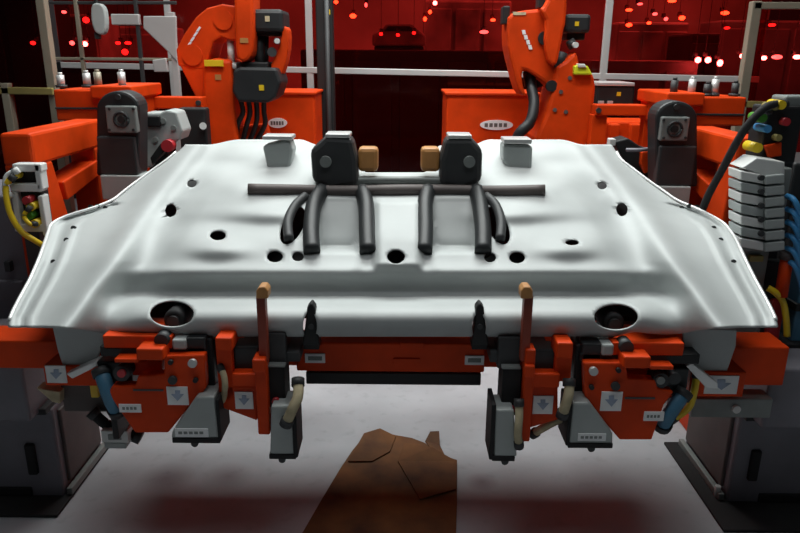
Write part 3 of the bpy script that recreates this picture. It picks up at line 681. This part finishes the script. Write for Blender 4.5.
# locating posts in front of the apron
for px, lab in ((262, 'slim red orange locating post in front of the panel left of centre'), (527, 'slim red orange locating post in front of the panel right of centre')):
    t = thing('locating_post', lab, 'post')
    MB().pbox(px-4.5, 296, px+4.5, 362, 1.985, 0.035, 0.004).build('post', 'redbrown', t)
    MB().prism([(px-6, 299), (px-6, 291), (px-3, 287), (px+3, 287), (px+6, 291), (px+6, 299)], 1.975, 0.05, 0.004).build('tip', 'brass', t)
    p = at(px, 354, 1.99); q = at(px, 362, 1.99)
    MB().box((p.x-.012, 2.0, q.z), (p.x+.012, 2.19, p.z), 0.003).build('bracket', 'orange', t)
for px, lab in ((311, 'black clamp arm rising before the panel at the left end of the front plate'), (480, 'black clamp arm rising before the panel at the right end of the front plate')):
    t = thing('swing_clamp', lab, 'clamp')
    MB().prism([(px-4, 308), (px, 303), (px+4, 308), (px+6, 326), (px+9, 346), (px-9, 346), (px-6, 326)], 2.04, 0.045, 0.006).build('arm', 'dark', t)
    MB().pbox(px-8, 334, px+8, 350, 2.06, 0.07, 0.004).build('base', 'dark', t)
    MB().pcyl(px, 327, 2.035, 0.05, 0.009).build('pivot', 'charcoal', t)
# black discs added to keep the two front openings dark
for px, py, lab in ((174, 316, 'added black disc darkening the left opening of the panel front'), (614, 319, 'added black disc darkening the right opening of the panel front')):
    t = thing('opening_dark_disc', lab, 'pad')
    c = at(px, py+5, 2.10); MB().cyl(c, c+Vector((0, .11, 0)), 0.036, 32, bev=.01).build('pad', 'rubber', t)
    MB().cyl(c+Vector((0, -.01, 0)), c, 0.02, 20).build('hub', 'dark', t)
    MB().box((c.x-.03, 2.12, zt-.03), (c.x+.03, 2.20, c.z), .004).build('bracket', 'dark', t)

def mark(px0, py0, px1, py1, Y, par):
    lb = MB().pbox(px0, py0, px1, py1, Y-.004, 0.006, 0).build('label_plate', 'label', par, 'white label with a blue grey arrow mark')
    cx, cy, w_, h_ = (px0+px1)/2, (py0+py1)/2, (px1-px0), (py1-py0)
    k = MB()
    pts = [(cx-.30*w_, cy-.10*h_), (cx-.12*w_, cy-.10*h_), (cx-.12*w_, cy-.30*h_), (cx+.12*w_, cy-.30*h_), (cx+.12*w_, cy-.10*h_), (cx+.30*w_, cy-.10*h_), (cx, cy+.28*h_)]
    k.prism(pts, Y-.0055, 0.004, 0); k.build('print', 'labelink', par); return lb
def smalllabel(px0, py0, px1, py1, Y, par):
    lb = MB().pbox(px0, py0, px1, py1, Y-.004, 0.006, 0).build('label_plate', 'label', par, 'small white label')
    k = MB(); n = 4; w_ = (px1-px0)*.7/n
    for i in range(n): k.pbox(px0+(px1-px0)*.15+i*w_, (py0+py1)/2-1.3, px0+(px1-px0)*.15+(i+.65)*w_, (py0+py1)/2+1.3, Y-.0055, 0.004, 0)
    k.build('print', 'grey', par)

# outer clamp units (big orange plates)
def outer(side, lab, plate, lab_big, lab_small, line, bolt, topblk, slot, arm, redbar, knob, darks):
    t = thing('clamp_unit', lab, 'clamp unit', 'orange clamp units hanging under the panel')
    Y = 1.98
    pl = MB().prism(plate, Y, 0.04, 0.005).build('side_plate', 'orange', t)
    mark(*lab_big, Y, pl); smalllabel(*lab_small, Y, pl)
    MB().pbox(*line, Y-.003, 0.006, 0).build('raised_line', 'brown', pl)
    for (bx, by, rr, m) in bolt: MB().pcyl(bx, by, Y-.012, 0.02, rr, 14).build('bolt', m, pl)
    MB().pbox(*topblk, Y-.03, 0.10, 0.006).build('top_block', 'orange', t)
    MB().pbox(*arm, Y-.01, 0.08, 0.005).build('arm', 'orange', t)
    MB().pbox(*slot, Y+.03, 0.10, 0.004).build('slot_block', 'dark', t)
    MB().pbox(*redbar, Y+.03, 0.16, 0.004).build('mounting_bar', 'orange', t)
    MB().pcyl(*knob, Y+.01, 0.05, 0.022).build('knob', 'charcoal', t)
    for d in darks: MB().pbox(*d[:4], Y+d[4], 0.09, 0.006).build(d[5], d[6], t)
    return t
UL = outer(0, 'large orange clamp unit plate with blue marked label at the left under the panel',
      [(164, 356), (204, 355), (206, 388), (197, 400), (188, 408), (168, 433), (135, 433), (119, 410), (108, 393), (112, 386), (135, 386), (138, 376), (164, 374)],
      (167, 387, 188, 405), (119, 404.5, 141, 412.5), (133, 389.5, 163, 391.2),
      ((192, 364, .014, 'alu'), (170, 363, .008, 'dark'), (172, 381, .014, 'charcoal'), (195, 381, .008, 'dark')),
      (136, 349, 163, 361), (100, 347, 206, 357), (114, 359, 138, 363), (103, 336, 172, 350), (161, 341),
      ((172, 340, 186, 350, .02, 'pad_block', 'lgrey'), (186, 338, 206, 356, .03, 'slide', 'motor'), (130, 361, 162, 376, .06, 'bracket', 'orange'), (201, 339, 214, 398, .05, 'cylinder_body', 'dark'), (98, 362, 132, 392, .05, 'actuator', 'motor')))
UR = outer(1, 'large orange clamp unit plate with blue marked label at the right under the panel',
      [(584, 363), (626, 363), (628, 378), (655, 380), (658, 388), (674, 392), (664, 405), (652, 440), (620, 440), (606, 424), (594, 408), (585, 396)],
      (601, 392, 622, 411), (644, 412, 664, 421), (625, 397.5, 655, 399.3),
      ((594, 372, .014, 'alu'), (619, 371, .008, 'dark'), (616, 387, .014, 'charcoal'), (592, 388, .008, 'dark')),
      (624, 357, 651, 369), (580, 354, 700, 364), (650, 366, 674, 370), (612, 343, 684, 357), (627, 348),
      ((602, 345, 614, 356, .02, 'pad_block', 'lgrey'), (582, 344, 602, 361, .03, 'slide', 'motor'), (626, 369, 656, 384, .06, 'bracket', 'orange'), (574, 345, 587, 402, .05, 'cylinder_body', 'dark'), (654, 368, 688, 396, .05, 'actuator', 'motor')))
# coupling details on actuators
for px, py, lab in ((121, 374, 'round purple ended air coupling on the left clamp actuator'), (661, 381, 'round grey air coupling on the right clamp actuator')):
    t = thing('air_coupling', lab, 'coupling')
    MB().pcyl(px, py, 1.985, 0.06, 0.026).build('body', 'charcoal', t); MB().pcyl(px, py, 1.975, 0.02, 0.013).build('cap', 'redcap' if px < 400 else 'grey', t)
    if px > 400: MB().pcyl(px+14, py-2, 1.985, 0.06, 0.02).build('body', 'charcoal', t)

# grey cylinder housings
def grey_box(t, poly, strip, base, Y=1.95):
    b = MB().prism(poly, Y, 0.11, 0.006).build('cylinder_housing', 'lgrey', t, 'light grey cylinder housing')
    if strip:
        MB().pbox(*strip, Y-.005, 0.008, 0).build('label_strip', 'label', b)
        k = MB(); n = 5; w_ = (strip[2]-strip[0])*.8/n
        for i in range(n): k.pbox(strip[0]+(strip[2]-strip[0])*.1+i*w_, (strip[1]+strip[3])/2-1.2, strip[0]+(strip[2]-strip[0])*.1+(i+.7)*w_, (strip[1]+strip[3])/2+1.2, Y-.0065, 0.004, 0)
        k.build('print', 'grey', b)
    for bb in base: MB().pbox(*bb, Y-.004, 0.118, 0.003).build('rubber_edge', 'rubber', b)
    cx = sum(p[0] for p in poly)/len(poly); yb = max(p[1] for p in poly)
    MB().pcyl(cx, yb+5, Y+.04, .03, .012, 12).build('drain_screw', 'charcoal', b)
grey_box(UL, [(196, 397), (214, 397), (219, 438), (171, 439), (172, 432)], (175, 429, 208, 437), ((172, 438.5, 220, 443.5), (216.5, 400, 220, 441)))
grey_box(UR, [(573, 403), (590, 403), (613, 434), (613, 444), (569, 444)], (578, 434, 606, 441), ((568, 443.5, 613, 448.5), (567.5, 405, 571, 446)))

# inner clamp units
def inner(lab, ups, tops, cup, cross, low, lbl, post_, ptop, blk, plate2, sp):
    t = thing('clamp_bracket', lab, 'clamp bracket', 'orange clamp brackets near the centre')
    Y = 2.0
    MB().pbox(*ups, Y, 0.05, 0.005).build('upright', 'orange', t); MB().pbox(*tops, Y-.03, 0.09, 0.006).build('top_block', 'orange', t)
    MB().prism(cup, Y+.02, 0.08, 0.006).build('dark_slide', 'motor', t)
    MB().pbox(*cross, Y-.02, 0.10, 0.005).build('cross_piece', 'orange', t)
    lw = MB().prism(low, Y, 0.04, 0.005).build('lower_plate', 'orange', t); mark(*lbl, Y, lw)
    MB().pbox(*post_, Y-.03, 0.06, 0.005).build('side_post', 'orange', t); MB().pbox(*ptop, Y-.045, 0.08, 0.005).build('post_cap', 'orange', t)
    b = MB().pbox(*blk, Y+.0, 0.10, 0.006).build('cylinder_block', 'rubber', t)
    MB().pcyl((blk[0]+blk[2])/2, blk[3]-6, Y-.012, .02, .012).build('port', 'redcap', b)
    MB().pbox(blk[0], blk[1]-1, blk[2], blk[1]+1.5, Y-.003, 0.1, .002).build('trim_edge', 'grey', b)
    MB().pbox(*plate2, Y+.02, 0.10, 0.005).build('back_plate', 'charcoal', t)
    MB().pbox(*sp, Y+.03, 0.15, 0.004).build('mounting_bar', 'charcoal', t)
    return t
IL = inner('orange clamp bracket with label and side post left of centre', (217, 340, 233, 400), (215, 338, 232, 352), [(233, 347), (259, 347), (259, 374), (234, 374)], (232, 374, 257, 387),
      [(224, 386), (257, 386), (257, 421), (222, 408)], (235, 392, 253, 409), (256, 362, 268, 435), (252, 360, 265, 373), (266, 366, 285, 408), (263, 334, 286, 366), (236, 352, 300, 362))
IR = inner('orange clamp bracket with label and side post right of centre', (555, 346, 572, 382), (557, 343, 573, 359), [(532, 350), (556, 350), (555, 368), (550, 376), (538, 376), (533, 368)], (526, 374, 560, 388),
      [(530, 386), (558, 386), (558, 420), (530, 428)], (533, 396, 553, 414), (523, 350, 533, 442), (525, 366, 535, 378), (502, 368, 521, 416), (498, 338, 521, 369), (490, 352, 552, 363))
grey_box(IL, [(271, 406), (292, 406), (295, 455), (270, 455)], None, ((269, 454.5, 296, 459.5), (292.5, 412, 297, 458)))
grey_box(IR, [(495, 410), (514, 410), (517, 457), (494, 457)], None, ((492, 456.5, 515, 461.5), (490.5, 405, 495, 460)))
# tan sleeves and hoses
def hose(lab, pts, r, m, nm='hose_sleeve', cuff='charcoal'):
    t = thing(nm, lab, 'hose')
    MB().tube([at(*p) for p in pts], r).build('sleeve', m, t)
    for i, j in ((0, 1), (-1, -2)):
        a = at(*pts[i]); b = at(*pts[j]); d = (b-a).normalized()*0.02
        MB().cyl(a-d*.2, a+d, r*1.25, 14).build('cuff', cuff, t)
hose('tan cable sleeve hanging right of the narrow left grey housing', [(298, 380, 1.99), (298, 396, 1.95), (292, 410, 1.93), (286, 424, 1.935)], 0.017, 'tan')
hose('tan cable sleeve hanging between the left clamp plate and bracket', [(220, 366, 2.0), (224, 376, 1.98), (225, 388, 1.98), (222, 406, 2.02)], 0.010, 'tan')
hose('tan cable sleeve hanging by the right clamp bracket above the grey housing', [(569, 380, 1.97), (569, 392, 1.95), (566, 404, 1.94), (562, 416, 1.95)], 0.016, 'tan')
hose('tan cable sleeve beside the narrow right grey housing', [(519, 400, 1.97), (519, 418, 1.95), (518, 434, 1.94), (519, 446, 1.95)], 0.013, 'tan')
hose('yellow green hose sloping below the right clamp bracket', [(533, 434, 2.06), (546, 426, 2.02), (558, 420, 2.02), (569, 416, 2.04)], 0.014, 'tan')
hose('black hose loop beside the left clamp plate and bracket', [(212, 342, 2.06), (218, 362, 2.08), (214, 384, 2.07), (218, 404, 2.04)], 0.012, 'rubber')

# side pieces under corners
def corner(lab, box_, lbl, Y=2.06):
    t = thing('corner_bracket', lab, 'bracket')
    MB().pbox(*box_, Y, 0.11, 0.005).build('plate', 'orange', t); 
    mark(*lbl, Y, t)
corner('orange bracket with white label under the left corner flap', (44, 366, 100, 386), (46, 366, 66, 383))
corner('orange bracket with white label under the right corner flap', (690, 372, 745, 397), (705, 376, 738, 394))

# pedestals
def pedestal(lab, xin, xout, plate_in, Yp0, Yp1, side, slot_px):
    t = thing('fixture_pedestal', lab, 'pedestal')
    MB().box((plate_in, Yp0, 0), (xout, Yp1, 0.012), 0.003).build('base_plate', 'rubber', t, 'black floor plate')
    MB().box((xin, 2.29, 0.0), (xout, Yp1-.02, 0.385), 0.01).build('block', 'purplegrey', t)
    MB().box((xin-.012*side, 2.33, 0.05), (xin+.02*side, Yp1-.04, 0.36), 0.006).build('side_cover', 'brown', t)
    MB().box((xin-.03*side, 2.295, 0.012), (xin-.008*side, Yp1-.02, 0.04), 0.003).build('edge_strip', 'grey', t)
    MB().box((xin+.03*side, 2.20, 0.38), (xout, 2.62, zb+.005), 0.01).build('head', 'purplegrey', t)
    MB().box((xin+.005*side, 2.26, 0.375), (xout, Yp1-.03, 0.40), 0.004).build('spacer', 'dark', t)
    a = at(*slot_px, 2.28); MB().box((a.x-.018, 2.275, 0.11), (a.x+.018, 2.30, 0.24), 0.006).build('slot', 'rubber', t)
    MB().box((xin+.12*side, 2.28, 0.012), (xin+.36*side, 2.30, 0.05), 0.004).build('foot_recess', 'rubber', t)
    MB().cyl((plate_in+.06*side, 2.32, 0.01), (plate_in+.06*side, 2.32, 0.06), 0.011, 12).build('anchor_bolt', 'alu', t)
pedestal('grey pedestal on a black floor plate under the left end of the fixture', -1.29, -2.1, -1.262, 2.17, 2.66, -1, (32, 466))
pedestal('grey pedestal on a black floor plate under the right end of the fixture', 1.27, 2.1, 1.185, 2.12, 2.72, 1, (756, 460))
t = thing('support_tube', 'blue grey square tube with a round light sensor below the right corner bracket', 'tube')
MB().pbox(692, 399, 772, 418, 2.14, 0.08, 0.005).build('tube', 'grey', t); MB().pcyl(737, 410, 2.128, 0.02, 0.014).build('sensor', 'white', t)
t = thing('support_tube', 'brown grey bracket tube below the left corner bracket', 'tube')
MB().prism([(36, 388), (60, 392), (60, 404), (52, 402)], 2.10, 0.05, .003).build('bracket', 'tan', t); MB().pbox(62, 384, 112, 412, 2.13, 0.08, 0.005).build('tube', 'brown', t); MB().pbox(90, 385, 98, 398, 2.10, 0.03, .004).build('marker', 'yellow', t, 'yellow marker')
hose('yellow hose hanging at the right end of the right clamp plate', [(697, 372, 2.06), (694, 392, 2.05), (688, 408, 2.05), (672, 420, 2.08)], 0.012, 'yellow', 'air_hose')
hose('dark blue hose bundle beside the right clamp plate', [(684, 392, 2.02), (676, 404, 2.0), (668, 416, 2.0), (662, 426, 2.03)], 0.024, 'bluegrey', 'air_hose')
hose('dark blue hose bundle at the left end of the left clamp plate', [(101, 370, 2.03), (106, 386, 2.0), (112, 402, 2.0), (118, 412, 2.02)], 0.024, 'bluegrey', 'air_hose')
hose('black hose lying curved below the left clamp plate', [(92, 412, 2.10), (106, 424, 2.1), (122, 430, 2.1), (140, 438, 2.1)], 0.018, 'rubber', 'air_hose')
sb = MB().pbox(101, 431, 128, 443, 2.06, 0.06, 0.004).build('sensor_box', 'white', UL, 'small white sensor box'); MB().pbox(104, 443, 126, 449, 2.07, 0.05, 0.004).build('base', 'lgrey', sb); k = MB(); k.pbox(108, 435, 121, 440, 2.057, 0.004, 0); k.build('print', 'grey', sb)
p = at(122, 431, 2.05); q = at(122, 405, 2.05); MB().box((p.x-.01, 2.0, p.z-.002), (p.x+.01, 2.09, q.z), .003).build('bracket', 'dark', sb)

# ------------------------------------------------------------------ left wiring and cabinets
t = thing('valve_box', 'white valve box with yellow connectors by the left orange frame', 'valve box')
Y = 2.56
k = MB(); k.pbox(12, 164, 41, 172, Y, .05, .005); k.pbox(35, 164, 41, 190, Y, .05, .005); k.pbox(10, 184, 41, 192, Y, .05, .005); k.pbox(13, 192, 19, 226, Y, .05, .005); k.pbox(40, 196, 45, 236, Y, .05, .005); k.pbox(14, 224, 44, 232, Y, .05, .005); k.build('frame', 'white', t)
MB().pbox(14, 168, 42, 232, Y+.03, .06, .005).build('backing', 'dark', t)
for (px, py, m) in ((26, 201, 'redcap'), (30, 207, 'yellow'), (34, 224, 'yellow'), (28, 216, 'green'), (12, 176, 'yellow')):
    MB().pcyl(px, py, Y-.02, .06, .016, 14).build('connector', m, t)
p = at(28, 232, Y); MB().box((p.x-.03, Y+.02, 0), (p.x+.03, Y+.07, p.z+.02), .004).build('stand', 'charcoal', t)
hose('yellow cable looping down the left side of the white valve box', [(14, 176, 2.54), (6, 186, 2.53), (9, 210, 2.52), (20, 230, 2.52), (34, 240, 2.53), (46, 247, 2.56)], 0.011, 'yellow', 'cable')
hose('thin yellow cable inside the white valve box', [(30, 207, 2.53), (24, 216, 2.52), (30, 224, 2.52), (36, 224, 2.54)], 0.008, 'yellow', 'cable')
hose('white cable looping beside the top of the white valve box', [(18, 170, 2.55), (7, 176, 2.54), (5, 190, 2.53), (10, 196, 2.55)], 0.010, 'white', 'cable', 'white')
t = thing('floor_cabinet', 'dark purple grey cabinet standing at the far left edge', 'cabinet')
p = at(10, 215, 2.75); MB().box((-2.6, 2.8, 0), (at(24, 240, 2.8).x, 3.2, at(10, 196, 2.8).z), .01).build('body', 'purplegrey', t)
MB().box((-2.55, 2.78, 0.1), (at(18, 240, 2.8).x, 2.81, .72), .006).build('door', 'purplegrey', t); MB().pbox(4, 262, 10, 272, 2.76, .03, .003).build('handle', 'charcoal', t)

# ------------------------------------------------------------------ right manifold
t = thing('valve_manifold', 'white and grey valve manifold stacked in rows at the right edge', 'valve manifold')
Y = 2.36
for i in range(7):
    y0 = 170 + i*11.2
    MB().prism([(741, y0+1), (764, y0+5), (764, y0+14), (741, y0+10)], Y, 0.10, 0.004).build('valve', 'white' if i % 2 == 0 else 'lgrey', t)
    MB().prism([(765.5, y0+6), (785, y0+4), (785, y0+13), (765.5, y0+15)], Y-.01, 0.12, 0.004).build('valve_block', 'lgrey', t)
MB().pbox(746, 168, 786, 252, Y+.06, 0.10, .006).build('back_plate', 'grey', t)
MB().prism([(742, 168), (757, 158), (785, 162), (785, 176), (766, 177)], Y+.01, 0.10, .004).build('top_cover', 'white', t)
p = at(768, 252, Y); MB().box((p.x-.05, Y+.08, zb+.004), (p.x+.05, Y+.14, p.z+.02), .004).build('stand', 'grey', t)
for i in range(5): MB().pcyl(762, 178+i*14, Y-.012, .03, .010, 12).build('button', 'charcoal', t)
t = thing('terminal_box', 'dark grey terminal box with green and yellow plugs above the white valve manifold', 'terminal box')
Y = 2.50
MB().pbox(764, 106, 800, 164, Y, .12, .008).build('body', 'dark', t)
MB().pbox(784, 96, 830, 118, Y+.02, .1, .008).build('top_unit', 'grey', t)
for (px, py, m, r) in ((763, 118, 'green', .016), (782, 105, 'yellow', .016), (776, 107, 'olive', .012), (758, 148, 'yellow', .018), (779, 138, 'olive', .012), (787, 122, 'redcap', .014), (768, 129, 'blue', .014)):
    MB().pcyl(px, py, Y-.03, .08, r, 14).build('plug', m, t)
MB().prism([(766, 146), (782, 142), (782, 156), (770, 158)], Y-.02, .06, .004).build('bracket', 'orange', t)
p = at(790, 164, Y); MB().box((p.x-.03, Y+.03, zb+.004), (p.x+.03, Y+.09, p.z+.02), .004).build('stand', 'charcoal', t)
hose('thick black hose hanging across the right orange frame', [(784, 104, 2.52), (768, 106, 2.46), (752, 120, 2.45), (738, 140, 2.47), (722, 170, 2.52), (708, 196, 2.56), (698, 222, 2.62)], 0.014, 'rubber', 'cable')
hose('thin purple cable curving beside the thick black hose', [(770, 112, 2.48), (757, 114, 2.47), (748, 124, 2.48), (742, 134, 2.5)], 0.007, 'purplegrey', 'cable')
t = thing('hose_bundle', 'bundle of blue hoses at the right edge beside the valve manifold', 'hose bundle')
for i in range(6):
    y0 = 196 + i*13
    MB().tube([at(787, y0, 2.40), at(794, y0+4, 2.36), at(800, y0+18, 2.35), at(804, y0+40, 2.36)], 0.010).build('hose', 'blue', t)
t = thing('blue_post', 'blue painted post standing at the right edge below the hoses', 'post')
p = at(798, 330, 2.42)
MB().box((p.x-.02, 2.42, zb+.004), (p.x+.10, 2.52, at(798, 232, 2.42).z), .006).build('post', 'bluegrey', t)
MB().box((p.x-.03, 2.41, .75), (p.x+.11, 2.53, .78), .004).build('clamp_ring', 'dark', t); MB().box((p.x-.06, 2.38, zb+.004), (p.x+.14, 2.56, zb+.02), .003).build('foot_plate', 'dark', t)
t = thing('grey_cabinet', 'grey cabinet behind the blue hoses at the right edge', 'cabinet')
MB().box((at(788, 250, 2.7).x, 2.76, 0), (2.3, 3.1, at(790, 165, 2.7).z), .01).build('body', 'charcoal', t); MB().box((at(792, 250, 2.7).x, 2.74, .1), (2.2, 2.77, 1.1), .006).build('door', 'charcoal', t)
t = thing('signal_unit', 'red orange cylinder unit with yellow hose beyond the right tip of the panel', 'sensor')
Y = 2.40
MB().cyl(at(787, 258, Y), at(781, 296, Y), 0.022).build('body', 'orange', t); MB().cyl(at(788, 252, Y), at(787, 259, Y), 0.026).build('cap', 'brown', t)
MB().tube([at(768, 288, Y), at(776, 293, Y-.01), at(783, 302, Y), at(786, 318, Y), at(787, 336, Y)], 0.012).build('hose', 'yellow', t)
MB().pbox(750, 256, 764, 262, Y+.02, .05, .003).build('yellow_block', 'olive', t); MB().pbox(750, 262, 790, 300, Y+.05, .05, .005).build('mount', 'dark', t); MB().pbox(770, 300, 782, 345, Y+.03, .05, .004).build('stem', 'redcap', t)
p = at(775, 345, Y); MB().box((p.x-.03, Y+.06, zb+.004), (p.x+.03, Y+.1, p.z+.25), .004).build('stand', 'charcoal', t)

# ------------------------------------------------------------------ cardboard
t = thing('cardboard_sheet', 'torn brown cardboard sheet lying on the floor in front of the fixture', 'cardboard')
out = [(286, 556), (303, 533), (322, 500), (340, 470), (352, 452), (364, 437), (380, 433), (395, 436), (412, 439), (425, 444), (432, 450), (441, 459), (448, 458), (457, 461), (457, 500), (456, 533), (455, 560)]
MB().poly([atz(x, y, 0.006) for x, y in out], (0, 0, 0.006), 0.001).build('sheet', 'card', t)
fl1 = [atz(x, y, 0.014) for x, y in ((348, 462), (364, 438), (380, 434), (396, 437), (390, 452), (372, 462))]
fl1[1].z += .02; fl1[2].z += .025
MB().poly(fl1, (0, 0, 0.005), 0.001).build('folded_flap', 'card', t)
fl2 = [atz(x, y, 0.014) for x, y in ((398, 462), (404, 446), (432, 452), (456, 462), (456, 490), (420, 500))]
fl2[1].z += .012; fl2[2].z += .02
MB().poly(fl2, (0, 0, 0.005), 0.001).build('folded_flap', 'card', t)
tr = [atz(x, y, 0.012) for x, y in ((425, 442), (430, 436), (439, 436), (440, 446), (446, 458), (436, 456))]
tr[1].z += .02; tr[2].z += .022
MB().poly(tr, (0, 0, 0.004), 0.001).build('torn_corner', 'card', t)

# ------------------------------------------------------------------ put each Empty at the base of its thing
bpy.context.view_layer.update()
def descend(o):
    for c in o.children:
        yield c; yield from descend(c)
for t in THINGS:
    ms = [c for c in ([t] + list(descend(t))) if c.type == 'MESH']
    lo = Vector((1e9,)*3); hi = Vector((-1e9,)*3)
    for o in ms:
        for v in o.data.vertices:
            for i in range(3): lo[i] = min(lo[i], v.co[i]); hi[i] = max(hi[i], v.co[i])
    base = Vector(((lo.x+hi.x)/2, (lo.y+hi.y)/2, lo.z))
    for o in ms: o.data.transform(Matrix.Translation(-base))
    t.location = base

# ------------------------------------------------------------------ light
def area(name, loc, target, sx, sy, e, col=(1, 1, 1), spread=180):
    l = bpy.data.lights.new(name, 'AREA'); l.shape = 'RECTANGLE'; l.size = sx; l.size_y = sy; l.energy = e; l.color = col; l.spread = math.radians(spread)
    o = bpy.data.objects.new(name, l); C.objects.link(o); o.location = loc
    o.rotation_euler = (Vector(target)-Vector(loc)).to_track_quat('-Z', 'Y').to_euler(); return o
area('cell_light', (0.0, 4.3, 4.3), (0, 2.7, 0.8), 3.2, 1.4, 165, (0.95, 1.0, 0.98))
area('front_light', (0.0, 1.3, 4.0), (0, 2.0, 0.3), 2.6, 0.8, 24, (0.95, 0.98, 1.0))
area('robot_fill', (0.0, 2.75, 3.9), (0, 4.0, 1.2), 2.8, 0.4, 36, (1.0, 1.0, 0.97), 120)  # fill light added to brighten the robot fronts
area('hall_light', (-3.0, 10.5, 5.5), (-2, 13, 0.5), 3, 3, 220, (1, 0.85, 0.8))
area('hall_light', (4.0, 10.5, 5.5), (4, 13, 0.5), 3, 3, 420, (1, 0.85, 0.8))

wd = bpy.data.worlds.new('World'); bpy.context.scene.world = wd; wd.use_nodes = True
wd.node_tree.nodes['Background'].inputs['Color'].default_value = (0.5, 0.52, 0.56, 1); wd.node_tree.nodes['Background'].inputs['Strength'].default_value = 0.035

cam = bpy.data.cameras.new('camera'); co = bpy.data.objects.new('camera', cam); C.objects.link(co)
cam.sensor_width = 36; cam.lens = F*36/800; cam.clip_start = 0.05
mw = Matrix((RX, UX, -fw)).transposed().to_4x4(); mw.translation = CAM; co.matrix_world = mw
sc = bpy.context.scene; sc.camera = co
sc.view_settings.view_transform = 'Standard'; sc.view_settings.look = 'None'; sc.view_settings.gamma = 1; sc.view_settings.exposure = 0.0
